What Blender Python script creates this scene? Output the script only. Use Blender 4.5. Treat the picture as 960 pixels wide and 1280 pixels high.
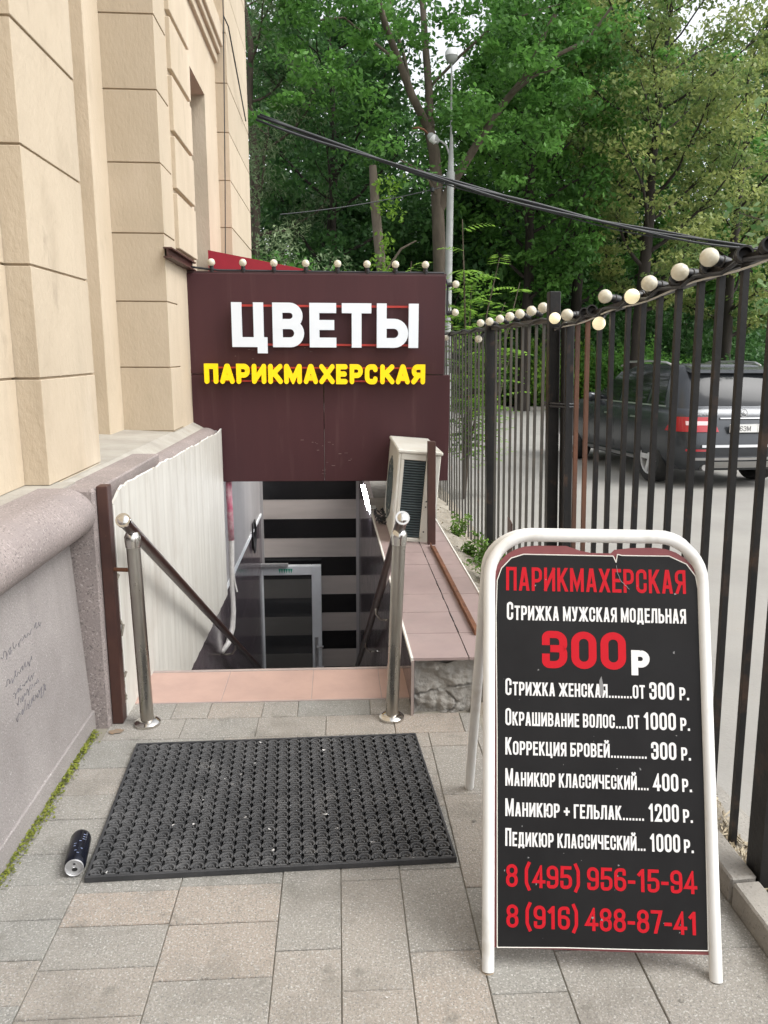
import bpy, bmesh, math, random
import numpy as np
from mathutils import Vector, Matrix, noise as mnoise

for o in list(bpy.data.objects): bpy.data.objects.remove(o)
S = bpy.context.scene
C = S.collection
R = math.radians
rnd = random.Random(7)

# ------------------------------------------------------------------ camera, sky, sun, exposure
cam = bpy.data.cameras.new('camera'); cam_o = bpy.data.objects.new('camera', cam); C.objects.link(cam_o)
cam.sensor_fit = 'VERTICAL'; cam.sensor_height = 36.0; cam.lens = 27.0; cam.clip_start = .05; cam.clip_end = 600
def cam_axes(pitch=R(11.77), yaw=R(3.5), roll=R(.3)):
    f = Vector((math.sin(yaw)*math.cos(pitch), math.cos(yaw)*math.cos(pitch), -math.sin(pitch)))
    r = Vector((math.cos(yaw), -math.sin(yaw), 0)); u = r.cross(f)
    c, s = math.cos(roll), math.sin(roll)
    return r*c+u*s, u*c-r*s, f
r_, u_, f_ = cam_axes()
cam_o.matrix_world = Matrix(((r_.x,u_.x,-f_.x,0),(r_.y,u_.y,-f_.y,0),(r_.z,u_.z,-f_.z,1.6),(0,0,0,1)))
S.camera = cam_o

SUN_EL, SUN_AZ = 52, 112            # degrees; azimuth clockwise from +Y
w = bpy.data.worlds.new('World'); S.world = w; w.use_nodes = True
nt = w.node_tree; bg = nt.nodes['Background']
sky = nt.nodes.new('ShaderNodeTexSky'); sky.sky_type = 'NISHITA'; sky.sun_disc = False
sky.sun_elevation = R(SUN_EL); sky.sun_rotation = R(SUN_AZ); sky.dust_density = 3; sky.ozone_density = .6; sky.air_density = 1
hs = nt.nodes.new('ShaderNodeHueSaturation'); hs.inputs['Saturation'].default_value = .16; hs.inputs['Value'].default_value = 1.7
nt.links.new(sky.outputs[0], hs.inputs['Color']); nt.links.new(hs.outputs[0], bg.inputs['Color'])
bg.inputs['Strength'].default_value = .15
sl = bpy.data.lights.new('sun', 'SUN'); sl.energy = 1.25; sl.angle = R(28); sl.color = (1, .985, .955)
so = bpy.data.objects.new('sun', sl); C.objects.link(so)
sd = Vector((math.sin(R(SUN_AZ))*math.cos(R(SUN_EL)), math.cos(R(SUN_AZ))*math.cos(R(SUN_EL)), math.sin(R(SUN_EL))))
so.rotation_euler = sd.to_track_quat('Z', 'Y').to_euler()
S.view_settings.view_transform = 'Standard'; S.view_settings.look = 'None'; S.view_settings.gamma = 1
S.view_settings.exposure = .40
S.render.engine = 'CYCLES'
S.cycles.max_bounces = 6; S.cycles.transparent_max_bounces = 8

# ------------------------------------------------------------------ materials
def M(name, c1, c2=None, scale=5., detail=6, rough=.6, metal=0, bump=0., bscale=80., speck=None, stretch=(1,1,1),
      trans=0, emit=None, estr=0, attr=None, spec=.5, lo=.35, hi=.65, dirt=None, rvar=0, streak=None, blk=None):
    m = bpy.data.materials.new(name); m.use_nodes = True; n = m.node_tree; L = n.links.new
    b = n.nodes['Principled BSDF']
    tc = n.nodes.new('ShaderNodeTexCoord'); mp = n.nodes.new('ShaderNodeMapping'); L(tc.outputs['Object'], mp.inputs['Vector'])
    mp.inputs['Scale'].default_value = stretch
    def ntex(s, d, vec=mp):
        t = n.nodes.new('ShaderNodeTexNoise'); t.inputs['Scale'].default_value = s; t.inputs['Detail'].default_value = d
        t.inputs['Roughness'].default_value = .62
        L(vec.outputs[0], t.inputs['Vector']); return t
    def ramp(fac, lo, hi):
        t = n.nodes.new('ShaderNodeMapRange'); t.inputs['From Min'].default_value = lo; t.inputs['From Max'].default_value = hi
        L(fac, t.inputs['Value']); return t.outputs[0]
    def mix(a, bcol, fac):
        t = n.nodes.new('ShaderNodeMix'); t.data_type = 'RGBA'
        for i, v in ((6, a), (7, bcol)):
            if isinstance(v, tuple): t.inputs[i].default_value = (*v, 1)
            else: L(v, t.inputs[i])
        if isinstance(fac, (int, float)): t.inputs[0].default_value = fac
        else: L(fac, t.inputs[0])
        return t.outputs[2]
    col = c1
    fac = None
    if c2 is not None:
        if attr:
            a = n.nodes.new('ShaderNodeAttribute'); a.attribute_name = attr; fac = a.outputs['Fac']
        else:
            fac = ramp(ntex(scale, detail).outputs['Fac'], lo, hi)
        col = mix(c1, c2, fac)
    if attr and c2 is not None:
        col = mix(col, tuple(x*.72 for x in c1), ramp(ntex(scale, detail).outputs['Fac'], .52, .8))
    for sp in ([speck] if speck and not isinstance(speck, list) else (speck or [])):
        ss, sc, slo, shi = sp
        col = mix(col, sc, ramp(ntex(ss, 3).outputs['Fac'], slo, shi))
    if dirt:
        ds, dc, dlo, dhi = dirt
        col = mix(col, dc, ramp(ntex(ds, 8).outputs['Fac'], dlo, dhi))
    if streak:
        mq = n.nodes.new('ShaderNodeMapping'); L(tc.outputs['Object'], mq.inputs['Vector']); mq.inputs['Scale'].default_value = (1,1,.07)
        ss, sc, slo, shi = streak
        col = mix(col, sc, ramp(ntex(ss, 6, mq).outputs['Fac'], slo, shi))
    if blk:
        a = n.nodes.new('ShaderNodeAttribute'); a.attribute_name = 'tint'
        col = mix(col, blk, a.outputs['Fac'])
    if isinstance(col, tuple): b.inputs['Base Color'].default_value = (*col, 1)
    else: L(col, b.inputs['Base Color'])
    b.inputs['Roughness'].default_value = rough; b.inputs['Metallic'].default_value = metal
    b.inputs['Specular IOR Level'].default_value = spec
    if rvar:
        t = n.nodes.new('ShaderNodeMapRange'); t.inputs['To Min'].default_value = rough-rvar; t.inputs['To Max'].default_value = rough+rvar
        t.inputs['From Min'].default_value = .3; t.inputs['From Max'].default_value = .7
        L(ntex(scale*2.3, 5).outputs['Fac'], t.inputs['Value']); L(t.outputs[0], b.inputs['Roughness'])
    if bump:
        bn = n.nodes.new('ShaderNodeBump'); bn.inputs['Strength'].default_value = bump; bn.inputs['Distance'].default_value = .01
        L(ntex(bscale, 5).outputs['Fac'], bn.inputs['Height']); L(bn.outputs[0], b.inputs['Normal'])
    if trans:
        out = [x for x in n.nodes if x.type == 'OUTPUT_MATERIAL'][0]
        tb = n.nodes.new('ShaderNodeBsdfTranslucent'); ms = n.nodes.new('ShaderNodeMixShader'); ms.inputs[0].default_value = trans
        if isinstance(col, tuple): tb.inputs['Color'].default_value = (*col, 1)
        else: L(col, tb.inputs['Color'])
        L(b.outputs[0], ms.inputs[1]); L(tb.outputs[0], ms.inputs[2]); L(ms.outputs[0], out.inputs['Surface'])
    if emit:
        b.inputs['Emission Color'].default_value = (*emit, 1); b.inputs['Emission Strength'].default_value = estr
    return m

facade = M('painted plaster', (.53,.445,.335), (.47,.39,.285), 2.0, 9, .88, bump=.35, bscale=55, stretch=(1,1,.45), speck=[(5,(.40,.335,.245),.58,.8),(1.3,(.58,.49,.375),.55,.75)], dirt=(9,(.36,.30,.22),.66,.8), streak=(7,(.41,.345,.26),.58,.85), blk=(.40,.335,.25))
facade_dirty = M('weathered plaster', (.54,.455,.34), (.45,.37,.27), 1.6, 9, .9, bump=.45, bscale=45, stretch=(1,1,.5), speck=[(3.2,(.40,.33,.24),.56,.78),(1.1,(.60,.525,.42),.58,.74)], dirt=(7,(.33,.27,.2),.64,.8), streak=(6,(.40,.335,.25),.55,.85), blk=(.40,.335,.25))
groove_m = M('groove plaster', (.42,.33,.235), (.33,.26,.18), 6, 5, .9)
granite = M('pink granite', (.30,.255,.24), (.235,.20,.19), 3, 6, .75, bump=.3, bscale=120, speck=[(135,(.12,.105,.10),.55,.66),(100,(.41,.365,.345),.57,.68),(12,(.25,.215,.205),.5,.7)], dirt=(1.6,(.2,.18,.16),.6,.85))
plinth_m = M('hammered grey granite', (.315,.288,.275), (.245,.222,.213), 2.4, 8, .82, bump=.55, bscale=130, speck=[(190,(.2,.19,.185),.57,.66),(150,(.46,.44,.42),.6,.7)], dirt=(1.2,(.21,.19,.18),.54,.85), streak=(5,(.22,.2,.19),.55,.85))
cement = M('rough cement', (.35,.335,.305), (.24,.23,.21), 9, 9, .92, bump=1., bscale=60, dirt=(7,(.16,.15,.13),.58,.75))
ledge_m = M('dusty cement ledge', (.38,.36,.315), (.29,.27,.235), 4, 8, .9, bump=.4, bscale=40, dirt=(6,(.28,.25,.2),.62,.8))
slab_m = M('granite paving', (.255,.248,.224), (.325,.275,.228), 3.2, 9, .85, attr='tint', bump=.55, bscale=110, speck=[(210,(.16,.16,.15),.54,.64),(160,(.44,.43,.40),.55,.66),(45,(.33,.315,.285),.6,.7),(9,(.155,.145,.125),.60,.78),(24,(.12,.113,.10),.70,.76)], dirt=(2.3,(.15,.138,.118),.50,.80))
joint_m = M('sandy joint', (.2,.185,.15), (.27,.25,.205), 20, 4, .95)
asphalt = M('dusty yard concrete', (.305,.295,.272), (.255,.246,.228), .8, 9, .9, bump=.3, bscale=60, dirt=(.5,(.3,.28,.25),.55,.8), speck=(50,(.27,.25,.22),.62,.72))
soil_m = M('rubble soil', (.24,.21,.165), (.33,.30,.25), 5, 9, .95, bump=1.2, bscale=30, dirt=(9,(.12,.1,.07),.58,.75))
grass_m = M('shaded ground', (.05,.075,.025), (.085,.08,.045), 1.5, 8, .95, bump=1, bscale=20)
maroon = M('maroon sheet metal', (.070,.026,.029), (.055,.021,.024), 1.8, 8, .5, bump=.05, bscale=6, stretch=(1,1,.2), dirt=(9,(.10,.055,.052),.64,.9), streak=(11,(.10,.05,.05),.58,.9), spec=.25, rvar=.07)
maroon_edge = M('maroon folded edge', (.05,.02,.021), rough=.5)
white_lit = M('white acrylic', (.68,.71,.74), rough=.35, emit=(.84,.92,1), estr=.13)
yellow_lit = M('yellow acrylic', (.9,.62,.0), rough=.35, emit=(1,.7,.0), estr=.2)
red_tube = M('red painted bar', (.4,.03,.02), rough=.45)
pvc = M('cream cladding', (.55,.535,.485), (.50,.485,.44), 2, 6, .55, dirt=(3,(.42,.39,.34),.58,.85), streak=(16,(.40,.375,.33),.48,.75))
pvc_edge = M('cladding core', (.7,.68,.63), rough=.7)
brown_steel = M('brown primed steel', (.068,.028,.02), (.05,.021,.017), 8, 6, .5, bump=.1, bscale=40, dirt=(12,(.16,.07,.035),.66,.8))
rust = M('rusty steel', (.20,.085,.04), (.11,.045,.025), 14, 8, .85, bump=.5, bscale=70, dirt=(30,(.3,.15,.08),.6,.75))
stainless = M('brushed stainless steel', (.46,.445,.41), (.33,.30,.26), 5, 6, .3, metal=1, stretch=(1,1,.4), rvar=.08, bump=.04, bscale=60)
chrome = M('polished steel', (.66,.65,.62), (.5,.48,.45), 12, 4, .16, metal=1)
rail_m = M('dark brown handrail', (.035,.016,.013), (.05,.025,.02), 10, 4, .3)
threshold_m = M('pink stone tile', (.46,.31,.255), (.40,.27,.225), 5, 6, .5, bump=.06, bscale=60, dirt=(4,(.42,.3,.25),.6,.85))
thresh_edge = M('tile edge', (.36,.29,.26), (.29,.24,.22), 10, 5, .6)
tile_dark = M('plum wall tile', (.12,.096,.105), (.07,.056,.064), 2.6, 6, .16, spec=.6, rvar=.05)
tile_light = M('ledge tile', (.36,.275,.262), (.315,.24,.23), 3.5, 9, .36, rvar=.08, dirt=(9,(.27,.225,.21),.5,1.0))
wall_grey = M('grey wall panel', (.37,.35,.345), (.31,.295,.29), 3, 5, .55, stretch=(1,1,.2))
stripe_grey = M('grey laminate stripe', (.47,.42,.385), (.40,.355,.325), 3, 5, .4, stretch=(.3,1,3))
stripe_black = M('black gloss stripe', (.008,.008,.009), rough=.2)
pvc_white = M('white plastic frame', (.8,.82,.83), (.72,.74,.75), 4, 5, .4)
door_glass = M('door glass', (.03,.032,.034), rough=.05, spec=.8)
green_m = M('green vinyl', (.01,.36,.22), rough=.4)
pipe_m = M('pipe insulation', (.62,.6,.57), (.5,.48,.46), 20, 5, .6, bump=.6, bscale=30, dirt=(25,(.3,.28,.26),.66,.75))
tape_m = M('pink tape', (.55,.12,.2), (.7,.5,.52), 14, 6, .4, bump=.6, bscale=40)
black_m = M('black plastic', (.012,.012,.013), rough=.45)
tube_lamp = M('fluorescent tube', (.8,.82,.85), emit=(.9,.94,1), estr=105.0)
ac_white = M('aged white enamel', (.64,.63,.575), (.55,.53,.46), 4, 7, .42, dirt=(8,(.42,.38,.29),.64,.82))
ac_fin = M('condenser fins', (.05,.07,.075), (.085,.11,.115), 10, 5, .55, dirt=(24,(.3,.33,.33),.72,.8))
ac_dark = M('condenser core', (.02,.025,.027), rough=.7)
board_black = M('board vinyl', (.0105,.010,.0105), (.015,.0145,.015), 4, 8, .5, spec=.16, rvar=.1, dirt=(9,(.1,.1,.1),.74,.9), bump=.03, bscale=12)
board_maroon = M('maroon backing', (.16,.03,.035), (.2,.05,.05), 6, 5, .5)
board_white = M('white powder coat', (.73,.73,.715), (.69,.685,.66), 5, 7, .38, rvar=.1, speck=(9,(.6,.585,.55),.58,.7), dirt=(26,(.34,.22,.14),.70,.76))
txt_red = M('red vinyl', (.47,.009,.018), rough=.5, spec=.15)
txt_white = M('white vinyl', (.74,.73,.72), rough=.4, dirt=(30,(.5,.5,.49),.6,.8), c2=(.7,.69,.68))
rubber = M('black rubber', (.028,.029,.031), (.05,.05,.052), 7, 7, .5, bump=.2, bscale=90, dirt=(10,(.13,.125,.12),.66,.86), spec=.35)
rubber_top = M('scuffed rubber', (.055,.056,.058), (.095,.095,.096), 9, 7, .55, bump=.2, bscale=90, dirt=(8,(.2,.195,.185),.6,.86), spec=.3)
can_m = M('navy can print', (.005,.006,.013), (.008,.01,.022), 40, 2, .25, metal=.5)
alu = M('aluminium', (.55,.55,.56), (.45,.45,.45), 20, 4, .35, metal=.6)
fence_black = M('black fence paint', (.008,.0078,.0085), (.016,.015,.0145), 9, 6, .45, spec=.3, bump=.15, bscale=50, dirt=(8,(.07,.04,.025),.57,.76))
rust_bar = M('rust streaked bar', (.05,.026,.018), (.13,.052,.026), 3, 7, .7, stretch=(1,1,.5), bump=.3, bscale=60)
fence_grey = M('weathered fence paint', (.045,.042,.036), (.07,.063,.052), 9, 6, .55, dirt=(13,(.14,.075,.045),.62,.8))
bulb_m = M('frosted bulb', (.80,.77,.66), (.72,.67,.53), 40, 3, .12, trans=.3, spec=.7)
bulb_lit = M('lit bulb', (.85,.8,.6), rough=.3, emit=(1,.85,.5), estr=.4)
pole_m = M('grey pole paint', (.36,.37,.36), (.29,.3,.29), 4, 6, .6, dirt=(8,(.2,.2,.19),.64,.8))
lamp_glass = M('frosted lamp glass', (.7,.71,.7), rough=.3)
cable_m = M('cable sheath', (.02,.022,.026), rough=.5)
cable_wh = M('white cable', (.5,.49,.46), rough=.5)
bark = M('tree bark', (.115,.09,.068), (.055,.043,.034), 7, 8, .95, bump=1, bscale=25, stretch=(1,1,.25))
bark_dark = M('dark bark', (.04,.032,.026), (.022,.018,.015), 7, 8, .95, bump=1, bscale=25, stretch=(1,1,.25))
bark_pale = M('dead wood', (.2,.165,.13), (.12,.095,.075), 7, 8, .95, bump=1, bscale=25, stretch=(1,1,.25))
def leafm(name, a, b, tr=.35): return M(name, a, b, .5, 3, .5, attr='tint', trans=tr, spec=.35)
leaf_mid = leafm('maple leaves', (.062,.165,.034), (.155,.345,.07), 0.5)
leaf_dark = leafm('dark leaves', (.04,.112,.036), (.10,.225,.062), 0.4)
leaf_bright = leafm('bright leaves', (0.114,0.255,0.030), (0.268,0.457,0.065), 0.5)
leaf_linden = leafm('linden blossom leaves', (.12,.20,.06), (.37,.42,.14), 0.5)
leaf_willow = leafm('willow leaves', (0.130,0.199,0.099), (0.259,0.344,0.175), 0.45)
leaf_poplar = leafm('poplar leaves', (0.106,0.229,0.069), (0.335,0.473,0.214), 0.45)
leaf_weed = leafm('weed leaves', (.07,.15,.02), (.15,.27,.04))
moss_m = M('moss', (.13,.16,.02), (.22,.24,.03), 20, 6, .95, attr='tint', bump=1, bscale=80)
straw_m = M('dry straw', (.26,.21,.14), (.46,.40,.29), 30, 3, .9, attr='tint')
car_paint = M('graphite car paint', (.038,.043,.05), (.05,.054,.06), 1.4, 6, .22, metal=.35, spec=.7, rvar=.05)
car_black = M('car black trim', (.01,.01,.011), rough=.5)
car_glass = M('tinted car glass', (.006,.007,.008), rough=.06, spec=.5)
car_rear_glass = M('rear glass', (.02,.022,.025), rough=.1, spec=.16)
car_silver = M('satin trim', (.5,.5,.5), rough=.28, metal=.9)
rim_m = M('alloy rim', (.62,.62,.62), (.55,.55,.55), 9, 3, .3, metal=.35)
tyre_m = M('tyre rubber', (.015,.015,.015), (.025,.024,.023), 20, 3, .8)
red_glass = M('red lamp lens', (.35,.012,.02), rough=.12, spec=.7)
clear_lens = M('clear lamp lens', (.7,.5,.5), rough=.12, spec=.7)
plate_m = M('number plate', (.74,.74,.72), rough=.4)
awning_m = M('red awning', (.36,.012,.03), (.3,.012,.025), 3, 4, .6)
window_m = M('window glass', (.03,.035,.04), rough=.06, spec=.8)
kerb_m = M('kerb stone', (.33,.31,.275), (.26,.245,.22), 5, 8, .9, bump=.6, bscale=60, speck=(120,(.18,.17,.15),.6,.68), dirt=(5,(.17,.15,.12),.6,.85))
ink = M('marker ink', (.10,.095,.11), rough=.6)
litter_m = M('paper scraps', (.5,.49,.47), rough=.8)
pale_wall = M('pale far wall', (.5,.44,.34), (.44,.39,.3), 1, 4, .9)

# ------------------------------------------------------------------ builders
class B:
    def __init__(s): s.v=[]; s.f=[]; s.t=[]
    def add(s, vs, fs, tint=None):
        k=len(s.v); s.v+= [tuple(p) for p in vs]; s.f += [tuple(i+k for i in f) for f in fs]
        s.t += [0 if tint is None else tint]*len(fs); return s
    def box(s, x0,x1,y0,y1,z0,z1, tint=None):
        return s.add([(x,y,z) for z in (z0,z1) for y in (y0,y1) for x in (x0,x1)],
              [(0,2,3,1),(4,5,7,6),(0,1,5,4),(2,6,7,3),(0,4,6,2),(1,3,7,5)], tint)
    def hexa(s, p, tint=None):    # bottom 4 ccw, top 4 ccw
        return s.add(p, [(3,2,1,0),(4,5,6,7),(0,1,5,4),(1,2,6,5),(2,3,7,6),(3,0,4,7)], tint)
    def quad(s, *p, tint=None): return s.add(p, [tuple(range(len(p)))], tint)
    def tube(s, pts, r, n=8, caps=True, closed=False, sq=False):
        pts=[Vector(p) for p in pts]; m=len(pts)
        rs = r if isinstance(r,(list,tuple)) else [r]*m
        k=len(s.v); up=None
        for i,p in enumerate(pts):
            if closed: d=(pts[(i+1)%m]-pts[i-1])
            else: d=(pts[min(i+1,m-1)]-pts[max(i-1,0)])
            d.normalize()
            if up is None:
                up = Vector((0,0,1)) if abs(d.z)<.9 else Vector((0,1,0))
            a=d.cross(up)
            if a.length<1e-4: a=d.cross(Vector((1,.3,0)))
            a.normalize(); up=a.cross(d).normalized()
            for j in range(n):
                th=2*math.pi*j/n+(math.pi/4 if sq else 0)
                q=p+(a*math.cos(th)+up*math.sin(th))*rs[i]
                s.v.append(tuple(q))
        segs = m if closed else m-1
        for i in range(segs):
            for j in range(n):
                a0=k+i*n+j; a1=k+i*n+(j+1)%n; b0=k+((i+1)%m)*n+j; b1=k+((i+1)%m)*n+(j+1)%n
                s.f.append((a0,a1,b1,b0)); s.t.append(0)
        if caps and not closed:
            s.f.append(tuple(k+j for j in reversed(range(n)))); s.f.append(tuple(k+(m-1)*n+j for j in range(n))); s.t+= [0,0]
        return s
    def lathe(s, prof, n=20, origin=(0,0,0), axis='z', caps=True):
        k=len(s.v)
        for (r,z) in prof:
            for j in range(n):
                th=2*math.pi*j/n; c,q=r*math.cos(th),r*math.sin(th)
                p={'z':(c,q,z),'y':(c,z,q),'x':(z,c,q)}[axis]
                s.v.append((p[0]+origin[0],p[1]+origin[1],p[2]+origin[2]))
        for i in range(len(prof)-1):
            for j in range(n):
                s.f.append((k+i*n+j,k+i*n+(j+1)%n,k+(i+1)*n+(j+1)%n,k+(i+1)*n+j)); s.t.append(0)
        if caps and prof[0][0]>1e-5: s.f.append(tuple(k+j for j in reversed(range(n)))); s.t.append(0)
        if caps and prof[-1][0]>1e-5: s.f.append(tuple(k+(len(prof)-1)*n+j for j in range(n))); s.t.append(0)
        return s
    def prism(s, poly, fn0, fn1):
        n=len(poly); a=[fn0(*p) for p in poly]; b=[fn1(*p) for p in poly]
        return s.add(a+b, [tuple(reversed(range(n))), tuple(range(n,2*n))]+[(i,(i+1)%n,n+(i+1)%n,n+i) for i in range(n)])
    def xform(s, M4): s.v=[tuple(M4@Vector(p)) for p in s.v]; return s
    def build(s, name, mat, parent=None, local=False, smooth=False, bevel=0, fixn=True, seg=1):
        me=bpy.data.meshes.new(name)
        vs=s.v
        if parent is not None and not local:
            o0=parent['_o'] if '_o' in parent else (0,0,0)
            vs=[(x-o0[0],y-o0[1],z-o0[2]) for x,y,z in vs]
        me.from_pydata(vs,[],s.f); 
        if any(s.t):
            at=me.attributes.new('tint','FLOAT','FACE'); at.data.foreach_set('value', s.t)
        if fixn:
            bm=bmesh.new(); bm.from_mesh(me); bmesh.ops.recalc_face_normals(bm, faces=bm.faces); bm.to_mesh(me); bm.free()
        o=bpy.data.objects.new(name,me); C.objects.link(o)
        if mat: me.materials.append(mat)
        if smooth is True: me.polygons.foreach_set('use_smooth',[True]*len(me.polygons))
        elif smooth: me.set_sharp_from_angle(angle=R(smooth)) if False else smooth_angle(me, smooth)
        if bevel:
            md=o.modifiers.new('bevel','BEVEL'); md.width=bevel; md.segments=seg; md.limit_method='ANGLE'; md.angle_limit=R(40)
        if parent is not None:
            o.parent=parent; o['_o']=tuple(parent['_o']) if '_o' in parent else (0,0,0)
        return o
def smooth_angle(me, deg):
    me.polygons.foreach_set('use_smooth',[True]*len(me.polygons))
    bm=bmesh.new(); bm.from_mesh(me)
    for e in bm.edges:
        if len(e.link_faces)==2 and e.calc_face_angle(0)>R(deg): e.smooth=False
    bm.to_mesh(me); bm.free()
def tag(o, label=None, cat=None, group=None, kind=None):
    if label: o['label']=label
    if cat: o['category']=cat
    if group: o['group']=group
    if kind: o['kind']=kind
    return o
def thing(name, label, cat, loc=(0,0,0), rotz=0, group=None):
    o=bpy.data.objects.new(name,None); C.objects.link(o); o.location=loc; o.rotation_euler=(0,0,rotz); o.empty_display_size=.1
    o['_o']=tuple(loc)
    return tag(o,label,cat,group)
def copy_tree(root, loc, rotz, scale=1):
    r=root.copy(); C.objects.link(r); r.location=loc; r.rotation_euler=(0,0,rotz); r.scale=(scale,)*3
    for ch in list(root.children):
        c=ch.copy(); C.objects.link(c); c.parent=r
        for g in list(ch.children):
            d=g.copy(); C.objects.link(d); d.parent=c
    return r
def arc(cx,cy,r,a0,a1,n=8): return [(cx+r*math.cos(R(a0+(a1-a0)*i/n)), cy+r*math.sin(R(a0+(a1-a0)*i/n))) for i in range(n+1)]

# ------------------------------------------------------------------ lettering: mono-line strokes
rr=.5
G={
'А':(1.04,[[(0,-.12),(.46,1.12)],[(.54,1.12),(1,-.12)],[(.2,.24),(.8,.24)]]),
'Б':(1,[[(.95,1),(0,1),(0,0),(1,0,rr),(1,.56,rr),(0,.56)]]),
'В':(1,[[(0,.53),(0,1),(.94,1,rr),(.94,.53,rr),(0,.53)],[(0,.53),(1,.53,rr),(1,0,rr),(0,0),(0,.53)]]),
'Г':(.85,[[(1,1),(0,1),(0,0)]]),
'Д':(1.12,[[(0,-.14),(0,0),(1,0),(1,-.14)],[(.13,0),(.22,1),(.84,1),(.84,0)]]),
'Е':(.86,[[(1,1),(0,1),(0,0),(1,0)],[(0,.51),(.88,.51)]]),
'Ж':(1.55,[[(.5,0),(.5,1)],[(-.06,1.12),(.4,.5),(-.06,-.12)],[(1.06,1.12),(.6,.5),(1.06,-.12)]]),
'И':(1.05,[[(0,0),(0,1)],[(1,0),(1,1)],[(.0,.03),(1,.97)]]),
'Й':(1.05,[[(0,0),(0,1)],[(1,0),(1,1)],[(.0,.03),(1,.97)],[(.2,1.3),(.3,1.2),(.7,1.2),(.8,1.3)]]),
'К':(1.02,[[(0,0),(0,1)],[(1.04,1.12),(.1,.42)],[(.34,.58),(1.06,-.12)]]),
'Л':(1.05,[[(-.05,0),(.1,.0,.2),(.24,1),(1,1),(1,0)]]),
'М':(1.3,[[(0,0),(0,1)],[(1,0),(1,1)],[(.03,1.0),(.5,.1),(.97,1.0)]]),
'Н':(1,[[(0,0),(0,1)],[(1,0),(1,1)],[(0,.51),(1,.51)]]),
'О':(1,['c',[(0,0,rr),(1,0,rr),(1,1,rr),(0,1,rr)]]),
'П':(1,[[(0,0),(0,1),(1,1),(1,0)]]),
'Р':(.98,[[(0,0),(0,1),(1,1,rr),(1,.42,rr),(0,.42)]]),
'С':(1,[[(1,.68),(1,1,rr),(0,1,rr),(0,0,rr),(1,0,rr),(1,.32)]]),
'Т':(.95,[[(0,1),(1,1)],[(.5,1),(.5,0)]]),
'У':(1,[[(-.04,1.12),(.52,.3)],[(1.04,1.12),(.5,0,.3),(.1,0)]]),
'Х':(1.05,[[(-.06,1.12),(1.06,-.12)],[(1.06,1.12),(-.06,-.12)]]),
'Ц':(1.12,[[(0,1),(0,0),(1,0),(1,-.18)],[(.86,1),(.86,0)]]),
'Ч':(1,[[(0,1),(0,.44,rr),(1,.44)],[(1,1),(1,0)]]),
'Ш':(1.5,[[(0,1),(0,0),(1,0),(1,1)],[(.5,0),(.5,1)]]),
'Ы':(1.35,[[(0,1),(0,0),(.68,0,rr),(.68,.56,rr),(0,.56)],[(1,0),(1,1)]]),
'Ь':(.98,[[(0,1),(0,0),(1,0,rr),(1,.56,rr),(0,.56)]]),
'Ю':(1.5,[[(0,0),(0,1)],[(0,.51),(.36,.51)],'c',[(.38,0,rr),(1,0,rr),(1,1,rr),(.38,1,rr)]]),
'Я':(1,[[(1,0),(1,1),(0,1,rr),(0,.44,rr),(1,.44)],[(.5,.44),(-.04,-.12)]]),
'0':(1,['c',[(0,0,rr),(1,0,rr),(1,1,rr),(0,1,rr)]]),
'1':(.72,[[(.1,.8),(.75,1),(.75,0)]]),
'2':(1,[[(0,.7),(0,1,rr),(1,1,rr),(1,.6,.2),(.02,.0),(1,0)]]),
'3':(1,[[(0,.76),(0,1,rr),(1,1,rr),(1,.53,rr),(.48,.53)],[(.48,.53),(1,.53,rr),(1,0,rr),(0,0,rr),(0,.24)]]),
'4':(1.04,[[(.74,0),(.74,1),(-.02,.24),(1.06,.24)]]),
'5':(1,[[(.95,1),(.06,1),(.03,.56),(1,.6,rr),(1,0,rr),(0,0,rr),(0,.25)]]),
'6':(1,[[(.98,.80),(.98,1,rr),(0,1,rr),(0,0,rr),(1,0,rr),(1,.55,rr),(0,.55)]]),
'7':(.95,[[(0,1),(1,1),(.34,-.05)]]),
'8':(1,['c',[(.03,.53,rr),(.97,.53,rr),(.97,1,rr),(.03,1,rr)],'c',[(0,0,rr),(1,0,rr),(1,.53,rr),(0,.53,rr)]]),
'9':(1,[[(.02,.20),(.02,0,rr),(1,0,rr),(1,1,rr),(0,1,rr),(0,.45,rr),(1,.45)]]),
'(':(.55,[[(.9,1.15),(.1,.85,.4),(.1,.15,.4),(.9,-.15)]]),
')':(.55,[[(.1,1.15),(.9,.85,.4),(.9,.15,.4),(.1,-.15)]]),
'-':(.62,[[(0,.4),(1,.4)]]), '.':(.42,[[(.5,-.02),(.5,.02)]]), '+':(1,[[(0,.45),(1,.45)],[(.5,.2),(.5,.7)]]),
'L':(.8,[[(0,1),(0,0),(1,0)]]), 'M':(1.3,[[(0,0),(0,1)],[(1,0),(1,1)],[(.03,1.0),(.5,.1),(.97,1.0)]]),
' ':(.5,[]),
}
def round_path(pts, closed, t, H):
    out=[]; m=len(pts)
    for i,p in enumerate(pts):
        P=Vector(p[:2]); rad=p[2] if len(p)>2 else 0
        if not rad or (not closed and i in (0,m-1)): out.append(P); continue
        A=Vector(pts[i-1][:2]); D=Vector(pts[(i+1)%m][:2])
        da=(A-P); dd=(D-P); la=da.length*.499; ld=dd.length*.499
        q=min(rad, la, ld); a=P+da.normalized()*q; d=P+dd.normalized()*q
        for k in range(7):
            u=k/6; out.append(a*(1-u)**2*1+P*2*u*(1-u)+d*u*u) if False else out.append(P+ (a-P)*(1-math.sin(u*math.pi/2)) + (d-P)*(1-math.cos(u*math.pi/2)))
    return out
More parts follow.
